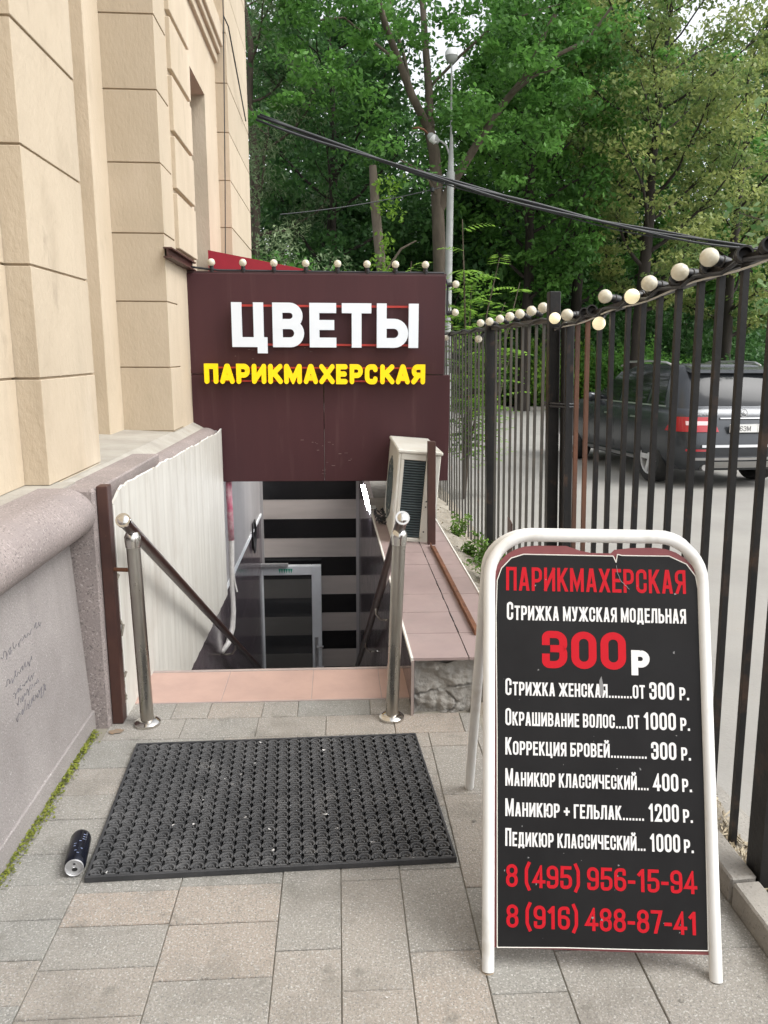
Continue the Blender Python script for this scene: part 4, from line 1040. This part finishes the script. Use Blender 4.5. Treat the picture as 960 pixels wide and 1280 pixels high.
for s in (-1,1):
    patch('window',TOP,1.15,1.60,sd_(.66,.78),sd_(1.12,1.06),car_glass,.006,s)
    patch('window',TOP,1.15,1.61,sd_(1.20,1.16),sd_(2.02,1.98),car_glass,.006,s)
    patch('window',TOP,1.15,1.61,sd_(2.10,2.06),sd_(2.98,2.32),car_glass,.006,s)
    patch('window_trim',TOP,1.125,1.147,sd_(.62,.62),sd_(3.02,3.0),car_silver,.008,s,16,1)
    patch('sill_strip',LOW,.29,.345,lambda z:tside(LOW,z,1.42),lambda z:tside(LOW,z,3.36),car_silver,.03,s,10,2,th=.03)
    for y in (1.18,2.10,3.05): patch('door_gap',LOW,.42,1.08,lambda z,y=y:tside(LOW,z,y),lambda z,y=y:tside(LOW,z,y+.008),car_black,.002,s,1,6,th=.003)
    for y in (1.32,2.24): patch('door_handle',LOW,.93,.955,lambda z,y=y:tside(LOW,z,y),lambda z,y=y:tside(LOW,z,y+.2),car_silver,.022,s,4,1,th=.02)
    B().tube([(s*.70,.85,1.71),(s*.715,1.0,1.755),(s*.72,1.5,1.775),(s*.70,2.2,1.765),(s*.69,2.5,1.70)],.017,8).build('roof_rail', car_silver, car, local=True, smooth=True)
    m=B().lathe([(.0,-.10),(.07,-.08),(.085,0),(.07,.09),(.0,.10)],12,(0,0,0),'x').xform(Matrix.Translation((s*1.02,2.92,1.18))@Matrix.Diagonal((1.1,.7,.95,1))).build('mirror', car_paint, car, local=True, smooth=True)
    tl=patch('tail_light',LOW,.81,1.01,lambda z:.40+ (z-.81)*.35,lambda z:1.20-(z-.81)*1.3,red_glass,.016,s,14,6,th=.018)
    patch('reversing_lens',LOW,.90,.955,lambda z:.50,lambda z:.84,clear_lens,.019,s,8,2,par=tl,th=.004)
    patch('reflector',LOW,.545,.575,lambda z:.47,lambda z:.86,red_glass,.008,s,8,1,th=.008)
patch('rear_window',TOP,1.16,1.56,lambda z:0,lambda z:.665-.1*(z-1.16),car_rear_glass,.006,-1,8,4)
patch('rear_window',TOP,1.16,1.56,lambda z:0.0,lambda z:.665-.1*(z-1.16),car_rear_glass,.006,1,8,4)
B().hexa([(-.64,.44,1.60),(.64,.44,1.60),(.62,.80,1.66),(-.62,.80,1.66),(-.62,.45,1.655),(.62,.45,1.655),(.58,.86,1.745),(-.58,.86,1.745)]).build('spoiler', car_paint, car, local=True, bevel=.008)
for s in (-1,1):
    patch('bumper_strip',LOW,.60,.635,lambda z:0,lambda z:.66,car_silver,.028,s,10,2,th=.028)
    patch('skid_plate',LOW,.30,.40,lambda z:0,lambda z:.52,car_silver,.030,s,8,2,th=.02)
    patch('chrome_bar',LOW,.985,1.0,lambda z:0,lambda z:.36,car_silver,.02,s,4,1,th=.02)
    patch('bumper_lip',LOW,.42,.455,lambda z:0,lambda z:.74,car_silver,.02,s,8,1,th=.02)
    B().lathe([(.035,-.05),(.042,-.05),(.042,.15)],12,(s*.55,.12,.31),'y').build('exhaust', car_silver, car, local=True, smooth=40)
pt=B().box(-.26,.26,-.018,.02,.80,.915).build('number_plate', plate_m, car, local=True, bevel=.006)
b=B(); flat_text(b, text_polys([('Х863М',.068,.56,0)],-.235,.04,.823,gap=.3,stroke=.2), lambda x,z,l:(x,-.0195-l,z))
b.box(.145,.148,-.0196,-.019,.805,.91)
b.build('plate_lettering', black_m, pt, local=True, fixn=False)
b=B().box(-.255,.255,-.0196,-.019,.803,.806).box(-.255,.255,-.0196,-.019,.909,.912); b.build('plate_border', black_m, pt, local=True)
b=B(); flat_text(b, text_polys([('ML',.035,.8,0),(' 350',.035,.8,0)],-.70,-.46,1.035,gap=.3,stroke=.24), lambda x,z,l:(x,.120-.02*(1-abs(x)/.5)-l,z)); 
b.build('badge_lettering', car_silver, car, local=True, fixn=False)
b=B().tube([(.052*math.cos(t*.314),.108,1.06+.052*math.sin(t*.314)) for t in range(20)],.006,6,closed=True)
for a in (90,210,330): b.tube([(0,.108,1.06),(.05*math.cos(R(a)),.108,1.06+.05*math.sin(R(a)))],[.008,.003],5)
b.build('emblem', car_silver, car, local=True)
for s in (-1,1):
    for y in WY:
        wh=bpy.data.objects.new('wheel',None); C.objects.link(wh); wh.parent=car; wh.location=(s*.82,y,WR); wh.rotation_euler=(R(17*(y>1)*5),0,0); wh['_o']=(0,0,0)
        b=B().lathe([(.255,-.13),(.33,-.135),(.362,-.11),(WR,-.07),(WR,.07),(.362,.11),(.33,.135),(.255,.13),(.245,.0),(.255,-.13)],40,(0,0,0),'x',caps=False); b.build('tyre', tyre_m, wh, local=True, smooth=40)
        b=B()
        f_=lambda x:x*s
        b.lathe([(.257,.10*s),(.257,.122*s),(.235,.118*s),(.232,.02*s)],36,(0,0,0),'x',caps=False)
        for k in range(5):
            a=2*math.pi*k/5; c,q=math.cos(a),math.sin(a)
            P_=lambda r,w_,x:(x*s, r*c-w_*q, r*q+w_*c)
            b.hexa([P_(.03,-.05,.06),P_(.03,.05,.06),P_(.24,.045,.08),P_(.24,-.045,.08),P_(.03,-.042,.112),P_(.03,.042,.112),P_(.24,.034,.118),P_(.24,-.034,.118)])
        b.lathe([(.07,.05*s),(.065,.12*s),(.03,.126*s)],18,(0,0,0),'x')
        b.build('rim', rim_m, wh, local=True, bevel=.004)
        B().lathe([(.245,0),(.0,0.001)],24,(.01*s,0,0),'x').lathe([(.16,.02*s),(.15,.035*s),(.02,.035*s)],20,(0,0,0),'x').build('brake_disc', car_black, wh, local=True)

# ---------------- lamp post and overhead cables
def at(px,py,Y):
    d=f_ax+r_ax*((px-480)/960)-u_ax*((py-640)/960); t=Y/d.y; return (d.x*t, Y, 1.6+d.z*t)
r_ax,u_ax,f_ax=cam_axes()
lp=thing('lamp_post','grey metal lamp post with two lamps standing before the trees','lamp post',(3.10,22,-.5))
B().lathe([(.16,-.5),(.15,1.0),(.105,1.02),(.098,5.0),(.092,6.05),(.115,6.06),(.115,6.35),(.09,6.36),(.06,6.9),(.04,7.3)],16,(3.10,22,0)).build('pole', pole_m, lp, smooth=40)
B().tube([(3.10,22,6.5),(3.06,22,9.25)],[.035,.022],8).build('upper_rod', pole_m, lp)
B().lathe([(.03,9.02),(.09,9.04),(.155,9.14),(.165,9.20)],18,(3.055,22,0)).build('lamp_collar', pole_m, lp, smooth=40)
B().lathe([(.172,9.20),(.165,9.30),(.11,9.38),(.0,9.41)],18,(3.055,22,0)).build('lamp_dome', lamp_glass, lp, smooth=40)
B().tube([(3.09,22,6.1),(3.07,22,6.75),(2.97,22,7.02),(2.83,22,7.12),(2.74,22,7.15)],.028,8).build('lamp_arm', pole_m, lp, smooth=True)
hd=B().tube([(2.76,22,7.10),(2.66,21.98,7.16),(2.52,21.96,7.24),(2.46,21.96,7.28)],[.06,.11,.10,.04],12).build('lamp_head', pole_m, lp, smooth=True)
B().tube([(2.68,21.98,7.08),(2.58,21.96,7.20),(2.50,21.95,7.26)],[.07,.12,.05],12).build('lamp_glass', lamp_glass, hd, smooth=True)
B().tube([(2.50,22,7.27),(2.36,22,7.40),(2.2,22,7.45),(2.05,22,7.42)],[.02,.03,.03,.02],7).build('stub_arm', rust, lp, smooth=True)
oc=thing('overhead_cable','thick black bundle of overhead cables sagging from the building across the yard','cable',(2.5,12,4))
A,Bm,D_=Vector((-1.02,11.0,4.62)),None,Vector(at(1010,318,12.2))
for k,(off,r) in enumerate((((0,0,0),.021),((.02,.03,.010),.018),((-.01,-.03,-.026),.016),((.0,.02,-.042),.010))):
    pts=[]
    for i in range(31):
        t=i/30; p=A.lerp(D_,t); p.z-=1.02*t*(1-t)
        p+=Vector(off)*(1+.5*math.sin(t*9+k)); p.z+=.02*math.sin(t*17+k*2); pts.append(p)
    pts+= [pts[-1]+Vector((3,.4,.02)),pts[-1]+Vector((7,1,.35)),pts[-1]+Vector((12,1.8,1.1))]
    B().tube(pts,r,7).build('cable_strand', cable_m, oc, smooth=True)
b=B(); pts=[Vector(at(350,268,20)).lerp(Vector(at(556,233,21.9)),i/12)-Vector((0,0,.22*(i/12)*(1-i/12)*4*.4)) for i in range(13)]
b.tube(pts,.012,5); b.lathe([(.0,-.07),(.06,-.04),(.06,.04),(0,.07)],8,pts[-2])
tag(b.build('thin_wire', cable_m), 'thin wire running from the trees to the lamp post', 'wire')
# ---------------- pale house far behind the trees
fh=thing('far_house','pale house glimpsed between the trees behind the parked car','building',(14,50,-.3))
B().box(8,26,50,58,-1,9).build('wall', pale_wall, fh)
b=B()
for x in (9,12,15,18,21,24):
    for z in (1.2,4.4): B().box(x,x+1.2,49.95,50.02,z,z+1.7).build('window', window_m, fh)

# ================================================================== TREES AND PLANTS
class Leaves:
    def __init__(s, seed): s.c=[]; s.rng=np.random.default_rng(seed)
    def clump(s, p, r, n, size, flat=.6, tint=None, tv=.22, aspect=.55, droop=.35, shell=.35):
        g=s.rng; d=g.normal(size=(n,3)); d/=np.linalg.norm(d,axis=1)[:,None]+1e-9
        rad=(shell+(1-shell)*g.random(n)**.6)[:,None]
        pos=np.array(p)+d*rad*np.array([r,r,r*flat])
        nrm=g.normal(size=(n,3))*.75+np.array([0,0,.9])+d*.5; nrm/=np.linalg.norm(nrm,axis=1)[:,None]
        tdir=g.normal(size=(n,3)); tdir[:,2]-=droop; tdir-= (tdir*nrm).sum(1)[:,None]*nrm; tdir/=np.linalg.norm(tdir,axis=1)[:,None]+1e-9
        side=np.cross(nrm,tdir); sz=size*g.uniform(.65,1.35,n)[:,None]
        t0=g.random() if tint is None else tint
        tt=np.clip(t0+g.normal(size=n)*tv,0.01,1)
        a=pos-tdir*sz*.5; b_=pos+side*sz*aspect*.5-nrm*sz*.06; c=pos+tdir*sz*.5-nrm*sz*.12; d_=pos-side*sz*aspect*.5-nrm*sz*.06
        s.c.append((np.stack([a,b_,c,d_],1), tt))
    def build(s, name, mat, parent):
        V=np.concatenate([c[0].reshape(-1,3) for c in s.c]); T=np.concatenate([c[1] for c in s.c]); o0=np.array(parent['_o'])
        V=V-o0; n=len(T); me=bpy.data.meshes.new(name)
        me.vertices.add(n*4); me.vertices.foreach_set('co',V.astype(np.float32).ravel())
        me.loops.add(n*4); me.loops.foreach_set('vertex_index',np.arange(n*4,dtype=np.int32))
        me.polygons.add(n); me.polygons.foreach_set('loop_start',np.arange(0,n*4,4,dtype=np.int32)); me.polygons.foreach_set('loop_total',np.full(n,4,dtype=np.int32))
        me.update(); at_=me.attributes.new('tint','FLOAT','FACE'); at_.data.foreach_set('value',T.astype(np.float32))
        me.materials.append(mat); o=bpy.data.objects.new(name,me); C.objects.link(o); o.parent=parent; o['_o']=tuple(parent['_o']); return o
def limb(b, p, d, ln, r, rs, n=6, wob=.25, up=.1):
    pts=[Vector(p)]; d=Vector(d).normalized(); rr=[r]
    for k in range(n):
        d=(d+Vector((rs.uniform(-wob,wob),rs.uniform(-wob,wob),rs.uniform(-wob,wob)*.6+up))).normalized()
        pts.append(pts[-1]+d*ln/n); rr.append(r*(1-.8*(k+1)/n))
    b.tube(pts,rr,7,caps=True); return pts
def tree(name,label,cat,x,y,h,cr,cb,seed,lm,bm,nleaf,size,z0=-.5,group=None,trunk_r=None,lean=0,aspect=.55,droop=.35,flat=.55,nl=16,clr=1.0,tw=None):
    t=thing(name,label,cat,(x,y,z0),0,group); rs=random.Random(seed)
    b=B(); tr=trunk_r or h*.014; n=9; pts=[]; rr=[]
    for k in range(n+1):
        u=k/n; pts.append(Vector((x+lean*u*h+rs.uniform(-.12,.12)*u*1.5, y+rs.uniform(-.12,.12)*u, z0+u*h*.93))); rr.append(tr*(1.25-u*1.1 if k else 1.5))
    b.tube(pts,rr,9); L=Leaves(seed); ends=[]
    for k in range(nl):
        u=lerp(cb,.95,(k+rs.random()*.6)/nl); i=min(int(u*n),n-1); p=pts[i].lerp(pts[i+1],u*n-i); a=k*2.4+rs.uniform(-.5,.5)
        prof=math.sin(math.pi*min(1,max(.12,(u-cb)/(1-cb)*.85+.13)))**.7
        ln=cr*prof*rs.uniform(.75,1.1); q=limb(b,p,(math.cos(a),math.sin(a),rs.uniform(.15,.7)),ln,tr*.42*(1.15-u),rs)
        ends+= [(q[j],ln*(.20+.12*rs.random())*clr) for j in (2,3,4,5,6)]
        for j in (3,5): 
            q2=limb(b,q[j],(q[j]-q[j-1])+Vector((rs.uniform(-.7,.7),rs.uniform(-.7,.7),rs.uniform(-.2,.5))),ln*.4,tr*.12,rs,4)
            ends+= [(q2[-1],ln*.22*clr),(q2[2],ln*.16*clr)]
    b.build('trunk', bm, t, smooth=50, fixn=False)
    per=max(8,nleaf//len(ends))
    for p,r in ends: L.clump((p.x,p.y,p.z),max(.45,r),int(per*rs.uniform(.6,1.4)),size,flat,None,.2,aspect,droop)
    L.build('crown', lm, t); return t
def wx(px,Y): return at(px,450,Y)[0]
# the forked tree behind the lamp post
ft=thing('forked_tree','tall forked maple with pale brown trunk directly behind the lamp post','tree',(wx(548,24),24,-.5)); b=B()
def pl3(seq,Y,rad): 
    pts=[Vector(at(px,py,Y+dy)) for px,py,dy in seq]; return pts, [lerp(rad[0],rad[1],i/(len(pts)-1)) for i in range(len(pts))]
for seq,rad in (([(547,480,0),(549,400,0),(550,345,0),(548,280,0),(546,230,0)],(.22,.18)),
                ([(546,232,0),(543,190,0),(536,160,0)],(.19,.15)),
                ([(536,162,0),(515,120,-.3),(500,80,-.6),(483,35,-.9),(470,-10,-1.2),(455,-80,-1.5)],(.13,.06)),
                ([(538,160,0),(536,110,.3),(532,60,.5),(528,0,.8),(524,-80,1)],(.13,.07)),
                ([(549,262,0),(566,228,-.2),(590,190,-.5),(625,135,-.8),(655,98,-1),(672,60,-1.3),(694,18,-1.6)],(.15,.055)),
                ([(655,98,-1),(690,72,-1.2),(735,50,-1.6),(765,8,-2)],(.07,.03)),([(640,118,-1),(668,95,-1.2),(700,84,-1.4)],(.05,.02)),
                ([(500,80,-.6),(470,55,-.9),(430,22,-1.2),(400,25,-1.5)],(.05,.02)),([(536,110,.3),(575,70,0),(620,30,-.4),(700,5,-1)],(.05,.02)),([(515,120,-.3),(505,70,0),(490,20,.4),(480,-40,.5)],(.06,.03)),
                ([(549,250,0),(530,215,-.6),(500,200,-1)],(.05,.02))):
    pts,rr_=pl3(seq,24,rad); b.tube(pts,rr_,9)
b.build('trunk', M('maple bark',(.15,.12,.092),(.085,.068,.052),5,8,.95,bump=1,bscale=22,stretch=(1,1,.25)), ft, smooth=50, fixn=False)
L=Leaves(5); rs=random.Random(6)
def spray(L,cx,cy,Y,sx,sy,n,size,per,rad=.55,tint=None,**k):
    for q in range(n):
        px=rs.gauss(cx,sx); py=rs.gauss(cy,sy); p=at(px,py,Y+rs.uniform(-1.6,1.6)); L.clump(p,rad*rs.uniform(.6,1.3),int(per*rs.uniform(.6,1.4)),size,.5,None if tint is None else tint+rs.uniform(-.2,.2),**k)
for cx,cy,sx,sy,n in ((400,35,55,35,26),(415,110,45,40,18),(465,165,25,30,10),(610,55,50,30,22),(690,30,60,25,26),(640,150,45,35,22),(700,110,45,30,16),(470,30,30,30,10),(585,140,20,30,8),(600,-30,120,30,26),(450,-50,60,30,14)):
    spray(L,cx,cy,23,sx,sy,n,.17,75)
L.build('crown', leaf_mid, ft)
# individual trees of the wood
tree('maple_tree','dark leafed maple between the building and the forked tree','tree',wx(418,27),27,15,4.2,.18,31,leaf_dark,bark_dark,17000,.19,nl=22)
tree('willow_tree','greyish narrow leafed tree rising beside the far building corner','tree',wx(322,25),25,15,3.4,.10,32,leaf_willow,bark,16000,.16,aspect=.28,droop=1.0,nl=24)
tree('maple_tree','bright green maple in the middle of the wood right of the lamp post','tree',wx(655,27),27,14,4.3,.22,33,leaf_mid,bark_dark,22000,.20,nl=24)
tree('maple_tree','bright green leaning maple left of the yellow green linden','tree',wx(715,31),31,16,4.6,.25,34,leaf_mid,bark_dark,17000,.2,nl=22)
# linden with its layered pale boughs
lt=tree('linden_tree','yellow green flowering linden tree rising behind the parked car','tree',wx(795,26),26,15.5,4.4,.24,35,leaf_linden,bark_dark,26000,.155,trunk_r=.22,nl=30,flat=.3,droop=.8,lean=.012)
tree('linden_tree','second yellow green linden at the right edge of the photo','tree',wx(905,29),29,14,4.2,.2,36,leaf_linden,bark_dark,16000,.17,nl=22,flat=.35,droop=.7)
# dense wood behind: each tree its own
hz=[(300,36,17,5),(375,38,18,5),(450,35,14.5,4.6),(512,43,9.5,4.2),(592,38,15,4.4),(640,40,18,5),(705,37,17,5),(770,41,18,5),(840,38,17,5),(925,36,12.5,4.6),(1000,38,16,5),(1075,40,17,5),(560,30,7.5,3.6),(420,31,9,4),(870,46,20,6),(985,46,21,6.5),(745,47,22,6.5),(655,47,21,6),(345,45,21,6),(440,46,20,5)]
lab=['tall dark tree deep in the wood at the building corner','tall dark tree deep in the wood left of the dark maple','broad dark tree behind the broken trunk','low dark tree in the gap under the open sky','dark tree deep in the wood behind the lamp post','tall dense tree behind the bright middle maple','tall dense tree behind the leaning maple','tall dense tree directly behind the flowering linden','dense tree right of the flowering linden','lower dense tree under the sky gap at right','dense tree behind the second linden at the right edge','outermost dense tree beyond the right edge of the yard','short bushy dark tree under the forked tree','short bushy dark tree beside the broken trunk','farthest tall tree showing above the right part of the wood','farthest tall tree at the right edge of the wood','farthest tall tree above the flowering linden','farthest tall tree above the bright middle maple','farthest tall tree beside the building corner','farthest tall tree left of the sky gap']
for k,(px,Y,h,cr) in enumerate(hz):
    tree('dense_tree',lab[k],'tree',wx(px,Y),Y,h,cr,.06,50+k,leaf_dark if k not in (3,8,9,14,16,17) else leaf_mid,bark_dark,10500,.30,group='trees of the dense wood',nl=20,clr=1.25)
# understorey and hedge
def bush(label,px,Y,h,r,seed,mat,n,size,name='bush',z0=-.5,aspect=.55,droop=.35,group='bushes along the edge of the wood'):
    x=wx(px,Y); t=thing(name,label,'bush',(x,Y,z0),0,group); rs=random.Random(seed); b=B(); L=Leaves(seed)
    for k in range(9):
        a=k*.7; q=limb(b,(x+.15*math.cos(a),Y+.15*math.sin(a),z0),(math.cos(a)*.6,math.sin(a)*.6,1.1),h*rs.uniform(.65,1.0),.03,rs,5)
        for j in (2,3,4,5): L.clump(tuple(q[j]+Vector((rs.uniform(-.3,.3)*r,rs.uniform(-.3,.3)*r,0))),r*rs.uniform(.3,.5),n//36,size,.7,None,.22,aspect,droop)
        L.clump((x+rs.uniform(-.7,.7)*r,Y+rs.uniform(-.7,.7)*r,z0+h*rs.uniform(.1,.5)),r*.45,n//18,size,.8,None,.22,aspect,droop)
    b.build('stem', bark_dark, t, fixn=False); L.build('foliage', mat, t); return t
bush('elder bush with fresh green leaves above the left half of the maroon sign',375,19,4.6,2.0,71,leaf_mid,7000,.15,'elder_bush')
bush('greyish bush between the building corner and the elder bush',322,21,5.2,1.9,72,leaf_willow,6000,.14,aspect=.35)
bush('dark bush behind the broken trunk',440,24,4.2,2.1,73,leaf_dark,5000,.17)
bush('light green climber clump on the broken trunk',500,23,4.6,1.3,74,leaf_bright,4200,.15,'climber_bush')
for k,(px,lb,m) in enumerate(((585,'low fresh green bush at the far kerb seen through the far fence',leaf_bright),(625,'low fresh green bush left of the double fence post',leaf_mid),(665,'low fresh green bush behind the double fence post',leaf_bright),(705,'low fresh green bush right of the double fence post',leaf_bright),(745,'low green bush in front of the bonnet of the parked car',leaf_mid),(790,'low dark bush behind the roof of the parked car',leaf_mid),(850,'low green bush behind the rear of the parked car',leaf_mid),(915,'low dark bush at the right behind the parked car',leaf_dark),(975,'low dark bush at the right edge behind the parked car',leaf_dark))):
    bush(lb,px,28.2+.3*(k%2),1.9+.4*(k%3),1.6,80+k,m,5500,.15)
for k,(px,lb) in enumerate(((600,'dark undergrowth bush below the short bushy tree'),(660,'dark undergrowth bush under the bright middle maple'),(720,'dark undergrowth bush under the leaning maple'),(780,'dark undergrowth bush at the foot of the linden'),(850,'dark undergrowth bush right of the linden trunk'),(920,'dark undergrowth bush under the second linden'),(500,'dark undergrowth bush below the sky gap'),(350,'dark undergrowth bush near the building corner'))):
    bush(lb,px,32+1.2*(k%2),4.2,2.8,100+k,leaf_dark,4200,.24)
# broken trunk
st=thing('broken_trunk','broken dead tree trunk standing left of the forked tree','tree',(wx(482,22),22,-.5)); b=B()
pts=[Vector(at(px,py,22)) for px,py in ((486,470),(482,400),(478,345),(473,300),(469,255),(466,207))]; b.tube(pts,[.17,.16,.15,.135,.13,.10],9)
b.tube([pts[2],pts[2]+Vector((.5,-.2,.7)),pts[2]+Vector((.9,-.3,.9))],[.04,.03,.015],6); b.build('trunk', bark_pale, st, smooth=50, fixn=False)
L=Leaves(9)
for k in range(14): L.clump(tuple(Vector(at(rs.gauss(485,9),rs.uniform(225,345),21.7))),.3,26,.13,.8,.8)
L.build('vine', leaf_bright, st)
# near branch of a poplar reaching in at the right edge
pt_=thing('poplar_tree','poplar with pale heart shaped leaves reaching in at the right edge','tree',(6.9,10.6,-.4)); b=B(); L=Leaves(12)
b.tube([(7.3,11,-.5),(7.25,11,2),(7.15,10.9,4.5),(7.0,10.8,8)],[.14,.12,.10,.05],9)
for k in range(26):
    z=rs.uniform(2.2,5.4); q=limb(b,(7.15,10.9,z),(-1,rs.uniform(-.9,.3),rs.uniform(-.2,.5)),rs.uniform(.7,1.75)*(1-.08*abs(z-4)),.025,rs,6,.3,.02)
    for j in (2,3,4,5,6): L.clump(tuple(q[j]),.22,9,.12,.8,None,.3,.8,.8)
b.build('trunk', bark, pt_, smooth=50, fixn=False); L.build('crown', leaf_poplar, pt_)
# ash saplings with compound leaves behind the sign and the far fence
def pinnate(L,p,d,ln,rs,size):
    d=Vector(d).normalized(); sdv=d.cross(Vector((0,0,1))).normalized(); q=Vector(p); n=7
    for k in range(n):
        u=(k+1)/n; q=q+d*ln/n+Vector((0,0,-.012*k*ln)); 
        for s in (-1,1):
            c=q+sdv*s*size*.45+Vector((0,0,-size*.12)); dirv=(sdv*s+d*.35+Vector((0,0,-.35))).normalized(); nr=Vector((rs.uniform(-.3,.3),rs.uniform(-.3,.3),1)).normalized(); w_=dirv.cross(nr).normalized()
            sz=size*(1.1-.5*u); V=np.array([[tuple(c-dirv*sz*.5),tuple(c+w_*sz*.17),tuple(c+dirv*sz*.5),tuple(c-w_*sz*.17)]]); L.c.append((V,np.array([min(1,max(.02,rs.gauss(.55,.25)))])))
def sapling(label,x,y,z0,stems,seed,mat):
    t=thing('ash_sapling',label,'sapling',(x,y,z0),0,'ash saplings by the fence'); rs=random.Random(seed); b=B(); L=Leaves(seed)
    for (dx,dy,h,nl_) in stems:
        pts=[Vector((x+dx*u*u,y+dy*u,z0+h*u)) for u in (0,.2,.4,.6,.8,1)]; b.tube(pts,[.02,.018,.015,.012,.009,.005],6)
        for k in range(nl_):
            u=lerp(.22,1,(k+.5)/nl_); i=min(int(u*5),4); p=pts[i].lerp(pts[i+1],u*5-i); a=k*2.4+rs.random(); 
            pinnate(L,p,(math.cos(a),math.sin(a),rs.uniform(.1,.8)),rs.uniform(.3,.5),rs,rs.uniform(.12,.17))
    b.build('stem', bark, t, fixn=False); L.build('foliage', mat, t)
sapling('leafy ash sapling rising just right of the maroon sign',1.62,9.6,-.28,[(-.1,.1,3.45,11),(.35,0,3.0,16),(.05,.2,2.7,24),(-.25,.1,2.5,20),(.5,.3,2.5,18),(.15,.3,2.2,20),(-.1,-.1,2.9,20),(.3,-.1,1.9,18)],61,leaf_bright)
sapling('thin ash sapling with few leaves behind the far fence bulbs',1.95,9.8,-.28,[(.35,.1,2.75,9),(.1,0,2.2,9),(.3,.2,1.9,9)],62,leaf_bright)
sapling('ash sapling peeping over the top edge of the maroon sign',.78,9.9,-.2,[(.15,0,2.9,9),(-.15,.2,2.7,9),(.0,.2,2.6,9)],63,leaf_bright)
# weeds on the rubble strip
for k,(x,y,h) in enumerate(((1.08,5.25,.22),(1.10,4.95,.14),(1.12,5.7,.24),(1.04,5.9,.12),(.96,4.8,.07),(1.13,4.6,.11),(1.06,6.6,.2),(.92,5.5,.06))):
    t=thing('weed',['tall green weed on the rubble strip between ledge and far fence','low green weed on the rubble strip between ledge and far fence'][h<.2],'weed',(x,y,-.02),0,'weeds on the rubble strip' if h>=.2 else 'low weeds on the rubble strip'); rs2=random.Random(k); b=B(); L=Leaves(200+k)
    for s in range(7):
        a=s*.9; q=limb(b,(x,y,-.02),(math.cos(a)*.7,math.sin(a)*.7,1),h*rs2.uniform(.6,1.2),.004,rs2,4)
        for j in (1,2,3,4): L.clump(tuple(q[j]),.035+.05*h,9,.035+.03*h,.8,None,.25,.45)
    b.build('stem', leaf_weed, t, fixn=False); L.build('foliage', leaf_weed, t)
